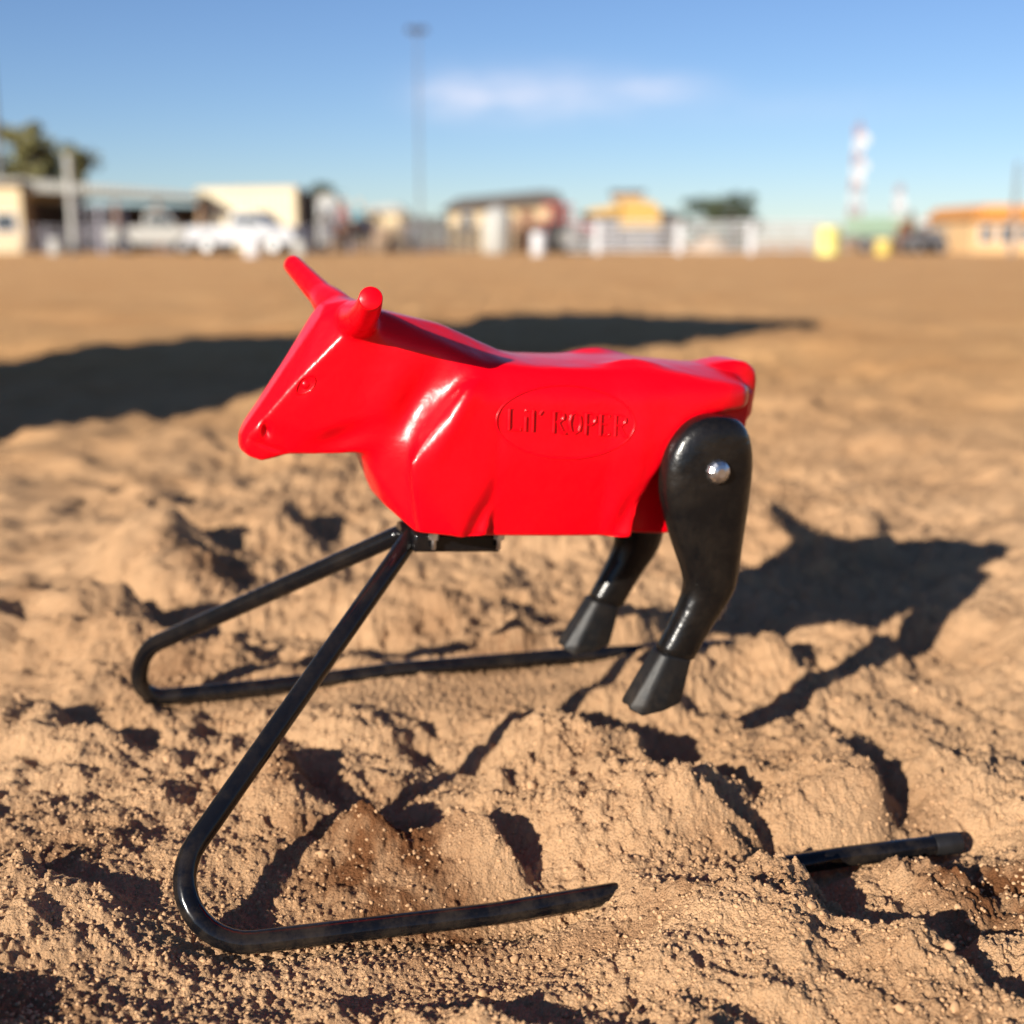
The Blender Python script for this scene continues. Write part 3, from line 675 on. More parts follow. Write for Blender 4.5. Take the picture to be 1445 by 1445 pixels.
# hind legs
def leg(sgn, du=0.0, dz=0.0, rot=0.0):
    """stacked oval sections from the hip disc to the hoof; sgn +1 is the near side"""
    S = [(.3770, -.274, .006, .010), (.3750, -.274, .017, .016), (.3700, -.2735, .0275, .0205), (.3590, -.2725, .0375, .0230), (.3400, -.2705, .0455, .0235), (.3200, -.2705, .0470, .0240), (.3000, -.2710, .0465, .0240), (.2800, -.2740, .0425, .0240), (.2570, -.2780, .0370, .0235),
         (.2350, -.2830, .0315, .0225), (.2180, -.2870, .0275, .0210), (.2060, -.2870, .0255, .0195), (.1960, -.2838, .0244, .0184), (.1800, -.2762, .0216, .0172), (.1600, -.2668, .0198, .0162), (.1450, -.2600, .0194, .0158), (.1350, -.2560, .0200, .0162)]
    H = Vector((-.284, 0, .323)); cr, sr = math.cos(rot), math.sin(rot)
    def tf(u, v, z):
        a, b = u - H.x, z - H.z
        return (H.x + a * cr - b * sr + du + .0070, v, H.z + a * sr + b * cr + dz + .0055)
    n = 32; vs = []; fs = []
    for z, cu, ra, rb in S:
        tilt = 0.0 if z > .2 else (.2 - z) * 4.0
        for k in range(n):
            a = 2 * math.pi * k / n; c_, s_ = math.cos(a), math.sin(a); e = .82
            x = cu + ra * math.copysign(abs(c_) ** e, c_); y = rb * math.copysign(abs(s_) ** e, s_)
            vs.append(tf(x, sgn * .0880 + y, z + min(tilt, .22) * (x - cu)))
    for i in range(len(S) - 1):
        for k in range(n): fs.append((i * n + k, i * n + (k + 1) % n, (i + 1) * n + (k + 1) % n, (i + 1) * n + k))
    fs.append(tuple(range(n))[::-1]); fs.append(tuple((len(S) - 1) * n + k for k in range(n)))
    mb = MB(); mb.add(vs, fs); o = mb.build('leg', M_LEG, toy, ang=60)
    m = o.modifiers.new('sub', 'SUBSURF'); m.levels = 1; m.render_levels = 1
    # hoof: flared wedge with a cleft down the front
    T = [(-.2365, .000), (-.2380, .0100), (-.2440, .0152), (-.2570, .0160), (-.2700, .0125), (-.2755, .000), (-.2700, -.0125), (-.2570, -.0160), (-.2440, -.0152), (-.2380, -.0100)]
    Bt = [(-.2120, .000), (-.2100, .0105), (-.2220, .0185), (-.2440, .0200), (-.2620, .0150), (-.2660, .000), (-.2620, -.0150), (-.2440, -.0200), (-.2220, -.0185), (-.2100, -.0105)]
    zt = lambda u: .1400 + .22 * (u + .257); zb = lambda u: .0865 + .10 * (-.2050 - u)
    mb = MB(); vs = []
    for k, (u, v) in enumerate(T): vs.append(tf(u, sgn * .088 + v, zt(u)))
    for t in (.10, .55, .93):
        for k in range(10):
            (u0, v0), (u1, v1) = T[k], Bt[k]; u = u0 + (u1 - u0) * t; v = v0 + (v1 - v0) * t; g = 1 + (.0 if t == .10 else .03)
            uc = -.255; vs.append(tf(uc + (u - uc) * g, sgn * .088 + v * g, zt(u0) * (1 - t) + zb(u1) * t))
    for k, (u, v) in enumerate(Bt): vs.append(tf(u * 1.0, sgn * .088 + v * .95, zb(u) - (.0085 * max(0, 1 - abs(u + .226) / .03) if abs(v) > .012 else 0)))
    fs = []
    for i in range(4):
        for k in range(10): fs.append((i * 10 + k, i * 10 + (k + 1) % 10, (i + 1) * 10 + (k + 1) % 10, (i + 1) * 10 + k))
    fs.append(tuple(range(10))[::-1]); fs.append(tuple(40 + k for k in range(10)))
    mb.add(vs, fs); h = mb.build('hoof', M_HOOF, o, ang=28)
    b = h.modifiers.new('bevel', 'BEVEL'); b.width = .0030; b.segments = 3; b.limit_method = 'ANGLE'; b.angle_limit = .35
    return o
leg(1); leg(-1, rot=.03)
# hip bolts: faceted dome over a washer
for s in (1, -1):
    mb = MB(); vs = []; prof = [(.0118, 0), (.0118, .0025), (.0106, .0055), (.0078, .0082), (.0042, .0095)]
    c0 = Vector((-.2640, s * .1108, .3310))
    for r_, d_ in prof:
        for k in range(12): a = 2 * math.pi * k / 12; vs.append((c0.x + r_ * math.cos(a), c0.y + s * d_, c0.z + r_ * math.sin(a)))
    fs = [(i * 12 + k, i * 12 + (k + 1) % 12, (i + 1) * 12 + (k + 1) % 12, (i + 1) * 12 + k) for i in range(4) for k in range(12)] + [tuple(range(12))[::-1], tuple(48 + k for k in range(12))]
    mb.add(vs, fs); bo = mb.build('hip_bolt', M_ZINC, toy, ang=18)

# frame
MB().path(near_path + far_path[::-1], TUBE_R, 24).build('tube_frame', M_TUBE, toy, ang=60)
for pth in (near_path, far_path):
    a, b = pth[0], pth[4]; d = (b - a).normalized()
    MB().path([a - d * .0030, a - d * .0018, a + d * .025, a + d * .0262], [.0085, .0103, .0103, .0097], 24).build('end_cap', M_RUB, toy, ang=40)
MB().box(-.082, .004, -.034, .034, .2335, .2520).build('mounting_plate', M_TUBE, toy, bevel=.003)
MB().path([(.012, 0, .244), (-.020, 0, .244)], .012, 16).build('weld_collar', M_TUBE, toy, ang=40)
for u in (-.0135, -.0775):
    for v in (.040, -.040):
        b = MB().path([(u, v, .2565), (u, v, .2480)], .0052, 6).build('plate_bolt', M_ZINC, toy, ang=20)
        MB().path([(u, v, .2480), (u, v, .2395), (u, v, .2380)], [.0024, .0024, .0016], 10).build('bolt_end', M_ZINC, b)

# ------------------------------------------------------------------ the far side of the arena
def bx(px, y): return (px - 722.5) / FPX * y * .979
def bz(py, y): return max(0.0, CAM_H - y * math.tan(PITCH + math.atan((py - 722.5) / FPX)))
M_CREAM = mat('cream_painted_steel', (0.50, 0.39, 0.23), .6, var=.06, scale=.8, bump=.004, bscale=4)
M_CREAM2 = corrugated('cream_corrugated_wall', (0.58, 0.50, 0.34), .3)
M_WHITE = mat('white_paint', (0.50, 0.50, 0.51), .45, var=.05, scale=2)
M_CARW = mat('white_car_paint', (0.34, 0.35, 0.37), .5, var=.03, scale=2)
M_OFFW = mat('weathered_white_paint', (0.33, 0.325, 0.30), .6, var=.15, scale=3)
M_GREY = mat('galvanised_steel', (0.12, 0.12, 0.13), .6, .0, .15, 2)
M_LAV = mat('dull_galvanised_pipe', (0.28, 0.27, 0.31), .5, .2, .15, 3)
M_ROOFG = corrugated('grey_metal_roof', (0.20, 0.20, 0.18), .3)
M_ROOFD = corrugated('dark_shingle_roof', (0.075, 0.07, 0.065), .4, .8)
M_DARK = mat('dark_stained_boards', (0.055, 0.045, 0.04), .8, var=.4, scale=2)
M_BRN = mat('brown_weathered_boards', (0.22, 0.12, 0.07), .8, var=.4, scale=3)
M_TAN = mat('tan_weathered_boards', (0.38, 0.26, 0.16), .8, var=.3, scale=3)
M_GLASS = mat('dark_window_glass', (0.03, 0.04, 0.05), .06, var=.1)
M_TYRE = mat('tyre_rubber', (0.03, 0.03, 0.03), .8, var=.2)
M_RIM = mat('steel_rim', (0.45, 0.45, 0.45), .35, .8)
M_REDP = mat('faded_red_paint', (0.50, 0.05, 0.045), .5, var=.2)
M_YEL = mat('yellow_paint', (0.44, 0.27, 0.07), .5, var=.1)
M_LEM = mat('lemon_yellow_plastic', (0.55, 0.50, 0.15), .5, var=.05)
M_GOLD = mat('golden_yellow_plastic', (0.50, 0.38, 0.09), .5, var=.05)
M_ORA = corrugated('orange_tile_roof', (0.50, 0.22, 0.05), .3)
M_CORW = mat('peach_stucco', (0.52, 0.34, 0.17), .8, var=.08, scale=1.2, bump=.004, bscale=9)
M_GRN = mat('pale_green_paint', (0.20, 0.30, 0.20), .5, var=.15)
M_MASTR = mat('mast_red_paint', (0.30, 0.16, 0.16), .5, var=.1)
M_BARK = mat('tree_bark', (0.10, 0.07, 0.05), .9, var=.3, scale=8)
def leafm(name, a, b):
    m = mat(name, a, .7, col2=b, scale=.5); return m
M_OLV = leafm('olive_leaves', (0.10, 0.10, 0.035), (0.26, 0.23, 0.08))
M_GRL = leafm('dark_green_leaves', (0.022, 0.035, 0.014), (0.075, 0.09, 0.03))
M_CHEST = mat('chestnut_horse_coat', (0.20, 0.075, 0.03), .6, var=.15)
M_BAY = mat('dark_bay_horse_coat', (0.045, 0.022, 0.015), .6, var=.2)
M_TEAL = mat('teal_shirt_cloth', (0.03, 0.20, 0.27), .8, var=.1)
M_ROSE = mat('dusty_red_shirt_cloth', (0.48, 0.15, 0.12), .8, var=.1)
M_DENIM = mat('denim_cloth', (0.04, 0.06, 0.11), .8, var=.15)
M_SKIN = mat('skin', (0.50, 0.30, 0.21), .5, var=.06)
M_STRAW = mat('straw_hat', (0.55, 0.43, 0.27), .8, var=.1)
M_LEATH = mat('saddle_leather', (0.12, 0.05, 0.025), .5, var=.2)
M_HAIR = mat('dark_hair', (0.02, 0.015, 0.012), .7, var=.2)

def thing(name, label, cat, x, y, rz=0, group=None):
    return tag(empty(name, (x, y, 0), rz), label, cat, group)

def tree(label, x, y, h, wd, m, seed, n=2600, low=.25, group=None):
    r = random.Random(seed); t = thing('tree', label, 'tree', x, y, 0, group)
    mb = MB(); mb.path([(0, 0, -.1), (.1, 0, h * .25), (.0, .05, h * .55)], [h * .045, h * .035, h * .018], 8)
    tips = []
    for k in range(7):
        a = k * 2.4 + r.random(); e = Vector((math.cos(a) * wd * .33, math.sin(a) * wd * .33, h * r.uniform(.5, .88)))
        mb.path([(.05, .02, h * r.uniform(.22, .45)), e * .55 + Vector((0, 0, h * .22)), e], [h * .018, h * .011, h * .004], 6); tips.append(e)
    mb.build('trunk', M_BARK, t)
    cl = [(e, wd * r.uniform(.16, .24)) for e in tips]
    for k in range(26):
        a = r.random() * 6.28; q_ = r.random() ** .5; z = h * r.uniform(low, .96); ww = wd * .5 * math.sqrt(max(.05, 1 - ((z / h - .52) / .52) ** 2))
        cl.append((Vector((math.cos(a) * ww * q_, math.sin(a) * ww * q_, z)), wd * r.uniform(.07, .15)))
    mb = MB(); s_ = h * .035
    for k in range(n):
        c_, rad = cl[r.randrange(len(cl))]
        d = Vector((r.gauss(0, 1), r.gauss(0, 1), r.gauss(0, 1))).normalized() * rad * r.random() ** .35; p = c_ + Vector((d.x, d.y, d.z * .75))
        n_ = Vector((r.gauss(0, 1), r.gauss(0, 1), r.gauss(.6, 1))).normalized(); u_ = n_.orthogonal().normalized() * s_ * r.uniform(.5, 1.2); v_ = n_.cross(u_) * .6
        mb.add([p - u_, p - v_, p + u_, p + v_], [(0, 1, 2, 3)])
    me_ = bpy.data.meshes.new('crown'); me_.from_pydata(mb.v, [], mb.f); link('crown', me_, m, t)
    return t

def wheel(parent, x, y, r=.38, wd=.26):
    o = MB().path([(x, y - wd / 2, r), (x, y - wd / 2 + .04, r), (x, y + wd / 2 - .04, r), (x, y + wd / 2, r)], [r * .93, r, r, r * .93], 20).build('wheel', M_TYRE, parent)
    MB().path([(x, y - wd / 2 - .01, r), (x, y + wd / 2 + .01, r)], r * .58, 14).build('rim', M_RIM, o)
def pickup(label, px, y, rz, L=5.4, H=1.85, paint=None, group=None):
    """nose towards +x before turning"""
    paint = paint or M_CARW
    t = thing('pickup_truck', label, 'pickup truck', bx(px, y), y, rz, group); W = .92
    h = H; a = L / 2
    prof = [(-a, .55), (-a, 1.12), (a * .10, 1.15), (a * .62, 1.12), (a * .96, 1.00), (a, .85), (a, .50), (a * .83, .42), (-a * .9, .45)]
    MB().prism(prof, -W, W).build('body', paint, t, bevel=.04)
    cab = [(-a * .22, 1.14), (-a * .16, h - .08), (-a * .02, h), (a * .26, h - .03), (a * .52, 1.14)]
    MB().prism(cab, -W * .84, W * .84).build('cab', paint, t, bevel=.05)
    for s in (-1, 1):
        MB().prism([(-a * .14, 1.22), (-a * .10, h - .18), (a * .02, h - .16), (a * .02, 1.22)], s * W * .85 - .004, s * W * .85 + .004).build('window', M_GLASS, t)
        MB().prism([(a * .05, 1.22), (a * .05, h - .16), (a * .25, h - .16), (a * .42, 1.22)], s * W * .85 - .004, s * W * .85 + .004).build('window', M_GLASS, t)
        MB().box(a * .985, a * 1.005, s * .66 - .14, s * .66 + .14, .78, .92).build('headlight', M_GLASS, t)
        for u in (-.62, .62): wheel(t, u * a, s * (W - .12))
    MB().add([(a * .275, -W * .72, h - .10), (a * .275, W * .72, h - .10), (a * .53, W * .76, 1.17), (a * .53, -W * .76, 1.17)], [(0, 1, 2, 3)]).build('windscreen', M_GLASS, t)
    MB().box(a * .98, a * 1.03, -W * .98, W * .98, .42, .62).build('bumper', M_RIM, t, bevel=.02)
    return t

def panel_fence(name, label, cat, x0, x1, y, h, nr, m, post_every=3.5, pw=.05, rail=.025, y1=None, mpost=None, first=0.0):
    t = thing(name, label, cat, x0, y); L = math.hypot(x1 - x0, (y1 or y) - y); t.rotation_euler.z = math.atan2((y1 or y) - y, x1 - x0)
    x = first
    while x <= L + .01:
        MB().box(x - pw, x + pw, -pw, pw, -.1, h + .05).build('post', mpost or m, t); x += post_every
    for k in range(nr):
        z = h * (k + .7) / (nr - .3 + .0)
        MB().path([(0, pw + rail, z), (L, pw + rail, z)], rail, 6).build('rail', m, t)
    return t

def window(parent, x0, x1, y, z0, z1, m=None, depth=.05):
    f = MB(); b = .07
    f.box(x0 - b, x0, y - depth, y, z0 - b, z1 + b).box(x1, x1 + b, y - depth, y, z0 - b, z1 + b).box(x0, x1, y - depth, y, z1, z1 + b).box(x0, x1, y - depth, y, z0 - b, z0)
    o = f.build('window', M_WHITE, parent)
    MB().box(x0, x1, y - depth * .6, y - depth * .3, z0, z1).build('pane', m or M_GLASS, o)

# left: cream building end and the open-fronted shed that runs on from it
y = 62
t = thing('stable_building', 'cream steel building cut by the left edge of the view', 'building', bx(-160, y), y)
W_ = bx(34, y) - bx(-160, y); H_ = bz(258, y)
MB().box(0, W_, 0, 9, 0, H_).build('wall', M_CREAM, t)
MB().prism([(-.5, H_), (W_ + .2, H_), (W_ + .2, H_ + .12), (-.5, H_ + .9)], -.5, 9.5).build('roof', M_ROOFG, t)
MB().box(W_ * .35, W_ * .68, -.06, .0, 0, 2.3).build('door', M_GREY, t)
window(t, W_ * .80, W_ * .95, -.003, 1.0, 1.8)
t = thing('open_shed', 'long open fronted stock shed with a low grey metal roof and dark interior', 'shed', bx(36, y), y + 1)
W_ = bx(277, y) - bx(36, y); H0, H1 = bz(268, y), bz(278, y)
MB().box(0, W_, 6, 6.15, 0, H1 - .2).build('wall', M_DARK, t)
MB().box(0, .15, .4, 6, 0, H1 - .2).build('wall', M_DARK, t)
MB().box(W_ - .15, W_, .4, 6, 0, H1 - .2).build('wall', M_DARK, t)
MB().prism([(-.6, bz(250, y)), (W_ + .2, bz(273, y)), (W_ + .2, bz(279, y)), (-.6, bz(268, y))], -.8, 7).build('roof', M_ROOFG, t)
for k in range(5): MB().box(W_ * k / 4 - .08 + (.1 if k == 0 else 0), W_ * k / 4 + .08, 0, .16, 0, H1 - .15).build('post', M_BRN, t)
for k in range(2): MB().path([(.2, .2, .5 + .5 * k), (W_ - .2, .2, .5 + .5 * k)], .03, 6).build('rail', M_GREY, t)

tree('olive green tree rising behind the open shed at the left edge', bx(32, 78), 78, bz(172, 78), 4.6, M_OLV, 1, 3200)
tree('wider yellowish tree behind the shed roof, second from the left', bx(92, 84), 84, bz(202, 84), 5.0, M_OLV, 2, 2600)
tree('small dark tree above the dark shed beside the cream container', bx(452, 90), 90, bz(256, 90), 3.6, M_GRL, 3, 1800)
tree('rounded green tree behind the white rail fence, left of its pair', bx(985, 95), 95, bz(283, 95), 5.4, M_GRL, 4, 4200, .08)
tree('taller rounded green tree behind the white rail fence, right of its pair', bx(1036, 92), 92, bz(274, 92), 4.0, M_GRL, 5, 4200, .08)

t = thing('white_pole', 'thick white pole standing in front of the open shed', 'pole', bx(104, 54), 54)
MB().path([(0, 0, -.1), (0, 0, bz(222, 54))], .14, 14).build('shaft', M_OFFW, t); MB().path([(0, 0, bz(222, 54)), (0, 0, bz(222, 54) + .12)], .17, 14).build('cap', M_OFFW, t)
panel_fence('corral_panels', 'pale grey pipe corral panels in front of the open shed', 'fence', bx(108, 56), bx(178, 56), 56, bz(292, 56), 7, M_LAV, 1.05)
t = thing('barrel', 'small pale barrel at the foot of the open shed, left of the thick pole', 'barrel', bx(79, 53), 53)
def barrel(t, m, r=.30, h=.88):
    MB().path([(0, 0, 0), (0, 0, .02), (0, 0, h / 3 - .02), (0, 0, h / 3), (0, 0, h / 3 + .02), (0, 0, 2 * h / 3 - .02), (0, 0, 2 * h / 3), (0, 0, 2 * h / 3 + .02), (0, 0, h - .02), (0, 0, h)],
              [r * .98, r * 1.02, r, r * 1.04, r, r, r * 1.04, r, r * 1.02, r * .98], 24).build('drum', m, t)
    MB().path([(0, 0, h), (0, 0, h + .012)], r * .9, 24).build('lid', m, t)
barrel(t, M_OFFW, .28, .62)
pickup('off white farm pickup parked across the open shed, left of the white pickup', 222, 57, math.radians(6), 4.0, 1.85, M_OFFW, 'pickups parked by the sheds')
pickup('white pickup truck parked before the cream container, nose to the right', 352, 54, math.radians(-14), 4.7, 1.75, M_CARW, 'pickups parked by the sheds')
t = thing('barrel', 'round white barrel in front of the white pickup', 'barrel', bx(357, 46), 46); barrel(t, M_WHITE, .30, .68)
t = thing('barrel', 'small whitish barrel at the nose of the white pickup', 'barrel', bx(424, 49), 49); barrel(t, M_OFFW, .28, .60)

y = 64
t = thing('storage_container', 'long cream corrugated container behind the white pickup', 'container', bx(280, y), y)
W_ = bx(420, y) - bx(280, y); H_ = bz(266, y)
MB().box(0, W_, 0, 2.5, .15, H_ - .02).build('wall', M_CREAM2, t)
MB().prism([(-.03, H_ - .02), (W_ + .03, H_ - .02), (W_ + .03, H_ + .1), (-.03, H_ + .03)], -.05, 2.55).build('roof', M_CREAM, t)
for k in (0, 1): MB().box(.05 + k * (W_ - .15), .10 + k * (W_ - .15) + .05, -.05, 0, .1, H_).build('corner_post', M_CREAM, t)
t = thing('dark_shed', 'dark board shed wedged against the right end of the cream container', 'shed', bx(421, 66), 66)
W_ = bx(452, 66) - bx(421, 66)
MB().box(0, W_, 0, 3, 0, bz(278, 66)).build('wall', M_DARK, t); MB().prism([(-.1, bz(278, 66)), (W_ + .2, bz(278, 66)), (W_ + .2, bz(272, 66)), (-.1, bz(270, 66))], -.2, 3.2).build('roof', M_ROOFD, t)
t = thing('horse_trailer', 'tall off white horse trailer seen end on beside the dark shed', 'trailer', bx(463, 60), 60)
def trailer(t, W, L, H, m, zf=.5, rear_door=True):
    prof = [(-W / 2, zf), (W / 2, zf), (W / 2, H - .35), (W / 2 - .12, H - .1), (W / 2 - .35, H), (-W / 2 + .35, H), (-W / 2 + .12, H - .1), (-W / 2, H - .35)]
    MB().prism(prof, 0, L).build('body', m, t, bevel=.02)
    MB().box(-W / 2 + .12, W / 2 - .12, -.04, 0, zf + .1, H * .55).build('door', M_GREY, t)
    window(t, -W / 2 + .2, -.1, -.004, H * .62, H * .80); window(t, .1, W / 2 - .2, -.004, H * .62, H * .80)
    for s in (-1, 1):
        for k in (0, 1):
            o = MB().path([(s * (W / 2 - .02), L * .45 + k * .85, .36), (s * (W / 2 + .18), L * .45 + k * .85, .36)], .36, 18).build('wheel', M_TYRE, t)
            MB().path([(s * (W / 2 + .18), L * .45 + k * .85, .36), (s * (W / 2 + .19), L * .45 + k * .85, .36)], .2, 12).build('rim', M_RIM, o)
        MB().box(s * (W / 2 + .1) - .12, s * (W / 2 + .1) + .12, L * .45 - .45, L * .45 + 1.3, .74, .79).build('fender', m, t)
    MB().box(-.06, .06, L, L + 1.2, .45, .55).build('tow_bar', M_GREY, t)
trailer(t, .95, 3, bz(274, 60), M_OFFW, .45)

# riders waiting by the pens
def skin(name, verts, edges, m, parent, lv=2, root=0):
    me_ = bpy.data.meshes.new(name); me_.from_pydata([v[:3] for v in verts], edges, [])
    o = link(name, me_, m, parent); sk = o.modifiers.new('skin', 'SKIN')
    for i, v in enumerate(verts):
        r_ = v[3] if isinstance(v[3], tuple) else (v[3], v[3])
        me_.skin_vertices[0].data[i].radius = r_; me_.skin_vertices[0].data[i].use_root = (i == root)
    s_ = o.modifiers.new('sub', 'SUBSURF'); s_.levels = lv; s_.render_levels = lv; sk.use_smooth_shade = True
    return o
def horse(label, x, y, rz, coat, group=None):
    """head towards +x"""
    t = thing('horse', label, 'horse', x, y, rz, group)
    V = [(0, 0, 1.12, .27), (.42, 0, 1.10, .28), (-.42, 0, 1.16, .27), (-.66, 0, 1.14, .22), (.66, 0, 1.20, .22), (.88, 0, 1.48, .13), (1.06, 0, 1.72, .105), (1.20, 0, 1.70, .105), (1.36, 0, 1.50, .075), (1.44, 0, 1.36, .06)]
    E_ = [(0, 1), (0, 2), (2, 3), (1, 4), (4, 5), (5, 6), (6, 7), (7, 8), (8, 9)]
    for s in (-1, 1):
        n_ = len(V); V += [(.50, s * .15, .90, .12), (.52, s * .16, .66, .075), (.51, s * .16, .46, .052), (.52, s * .16, .16, .038), (.54, s * .16, .06, .06), (.57, s * .16, .03, .06)]
        E_ += [(1, n_)] + [(n_ + k, n_ + k + 1) for k in range(5)]
        n_ = len(V); V += [(-.58, s * .15, .92, .17), (-.50, s * .16, .74, .11), (-.66, s * .16, .50, .058), (-.62, s * .16, .18, .040), (-.58, s * .16, .06, .06), (-.55, s * .16, .03, .06)]
        E_ += [(3, n_)] + [(n_ + k, n_ + k + 1) for k in range(5)]
    skin('body', V, E_, coat, t)
    for s in (-1, 1): MB().path([(1.06, s * .05, 1.78), (1.07, s * .065, 1.86), (1.08, s * .06, 1.93)], [.03, .028, .004], 6).build('ear', coat, t)
    mb = MB(); mb.path([(-.84, 0, 1.22), (-.94, 0, 1.05), (-.95, 0, .75), (-.92, 0, .50)], [.04, .07, .08, .02], 8); mb.build('tail', M_HAIR, t)
    mb = MB(); mb.path([(1.10, 0, 1.83), (.93, 0, 1.66), (.74, 0, 1.42), (.58, 0, 1.36)], [.02, .05, .06, .03], 8); mb.build('mane', M_HAIR, t)
    return t
def rider(label, x, y, rz, shirt, z0=1.38):
    """seated astride at the origin, facing +x; z0 = seat height"""
    t = thing('person', label, 'person', x, y, rz); t.location.z = 0
    z = z0
    V = [(0, 0, z + .08, (.15, .12)), (0, 0, z + .28, (.125, .10)), (.02, 0, z + .46, (.155, .10)), (.02, 0, z + .56, (.07, .065))]
    E_ = [(0, 1), (1, 2), (2, 3)]
    for s in (-1, 1):
        n_ = len(V); V += [(.02, s * .20, z + .50, .065), (.08, s * .25, z + .26, .050), (.28, s * .14, z + .20, .040)]
        E_ += [(2, n_), (n_, n_ + 1), (n_ + 1, n_ + 2)]
    b = skin('torso', V, E_, shirt, t)
    V = [(0, 0, z + .06, (.13, .13))]; E_ = []
    for s in (-1, 1):
        n_ = len(V); V += [(.12, s * .20, z + .02, .10), (.34, s * .32, z - .12, .078), (.28, s * .33, z - .34, .058), (.22, s * .33, z - .54, .045)]
        E_ += [(0, n_)] + [(n_ + k, n_ + k + 1) for k in range(3)]
    skin('trousers', V, E_, M_DENIM, t)
    for s in (-1, 1): MB().path([(.20, s * .33, z - .50), (.21, s * .33, z - .60), (.30, s * .33, z - .63), (.40, s * .33, z - .63)], [.055, .055, .045, .03], 10).build('boot', M_LEATH, t)
    V = [(.02, 0, z + .56, .055), (.03, 0, z + .66, (.072, .080)), (.04, 0, z + .76, (.085, .092)), (.035, 0, z + .82, (.075, .085))]
    hd = skin('head', V, [(0, 1), (1, 2), (2, 3)], M_SKIN, t)
    MB().rod((.11, 0, z + .72), (.145, 0, z + .695), .018, 6, .012).build('nose', M_SKIN, hd)
    for s in (-1, 1): MB().rod((.30, s * .14, z + .20), (.38, s * .10, z + .18), .032, 8, .02).build('hand', M_SKIN, t)
    MB().path([(.03, 0, z + .83), (.03, 0, z + .845)], .19, 20).path([(.03, 0, z + .84), (.03, 0, z + .93), (.03, 0, z + .96)], [.10, .09, .06], 16).build('hat', M_STRAW, t)
    return t
def saddle(label, x, y, rz):
    t = thing('saddle', label, 'saddle', x, y, rz)
    MB().path([(-.24, 0, 1.42), (-.18, 0, 1.38), (0, 0, 1.35), (.16, 0, 1.38), (.24, 0, 1.44)], [.09, .13, .15, .12, .04], 12).build('seat', M_LEATH, t)
    for s in (-1, 1): MB().box(-.12, .22, s * .30 - .015, s * .30 + .015, .80, 1.32).build('stirrup_flap', M_LEATH, t)
for px, y, rz, coat, sh, l1, l2, l3 in ((488, 57, 2.6, M_BAY, M_ROSE, 'dark bay horse standing by the pens, left of its companion', 'rider in a dusty red shirt and straw hat on a dark horse', 'brown saddle under the rider in the dusty red shirt'),
                                    (508, 59, .9, M_BAY, M_TEAL, 'dark bay horse carrying the rider in teal', 'rider in a teal shirt and straw hat on a dark horse', 'brown saddle under the rider in the teal shirt')):
    horse(l1, bx(px, y), y, rz, coat, 'dark bay horses by the pens'); saddle(l3, bx(px, y), y, rz); rider(l2, bx(px, y), y, rz, sh)

y = 70
t = thing('small_white_hut', 'small low white hut behind a tan board pen', 'hut', bx(516, y), y)
W_ = bx(572, y) - bx(516, y)
MB().box(0, W_, 0, 3, 0, bz(300, y)).build('wall', M_CREAM, t)
MB().prism([(-.15, bz(300, y)), (W_ + .15, bz(300, y)), (W_ * .82, bz(288, y)), (W_ * .12, bz(291, y))], -.2, 3.2).build('roof', M_OFFW, t)
def board_pen(label, px0, px1, y, ztop, m, n, nb):
    t = thing('board_pen', label, 'pen', bx(px0, y), y); W = bx(px1, y) - bx(px0, y)
    for k in range(n + 1): MB().box(W * k / n - .07, W * k / n + .07, 0, .14, -.1, ztop + .08).build('post', m, t)
    for k in range(nb): MB().box(0, W, -.04, 0, .12 + (ztop - .12) * k / nb, .12 + (ztop - .12) * (k + .72) / nb).build('board', m, t)
    return t
board_pen('tan board pen in front of the low white hut', 518, 566, 61, bz(318, 61), M_TAN, 3, 6)
board_pen('dark board pen around the foot of the tall light pole', 566, 632, 62, bz(306, 62), M_DARK, 4, 7)
board_pen('dark board pen in front of the cream barn', 632, 676, 61, bz(318, 61), M_DARK, 3, 6)
board_pen('dark brown board chute between the tank and the red tractor', 726, 772, 60, bz(310, 60), M_BRN, 3, 7)

def light_pole(label, px, y, pytop, r, heads=True, group='tall lighting poles'):
    t = thing('light_pole', label, 'light pole', bx(px, y), y, 0, group); h = bz(pytop, y)
    MB().path([(0, 0, -.2), (0, 0, h * .5), (0, 0, h)], [r, r * .85, r * .6], 12).build('pole', M_GREY, t)
    if heads:
        MB().box(-.45, .45, -.05, .05, h - .25, h - .15).build('crossarm', M_GREY, t)
        for k in (-1, 0, 1):
            o = MB().path([(k * .32, -.10, h - .05), (k * .32, -.34, h - .18)], [.09, .14], 14).build('floodlight', M_GREY, t)
            MB().path([(k * .32, -.338, h - .178), (k * .32, -.346, h - .184)], .12, 14).build('lens', M_GLASS, o)
    return t
light_pole('tall grey lighting pole rising from the dark pen near the middle', 593, 60, 38, .055)
light_pole('tall grey lighting pole at the left edge, its top out of view', 7, 66, -260, .15)
light_pole('shorter grey pole rising in front of the orange roofed building', 1428, 50, 228, .10, False)

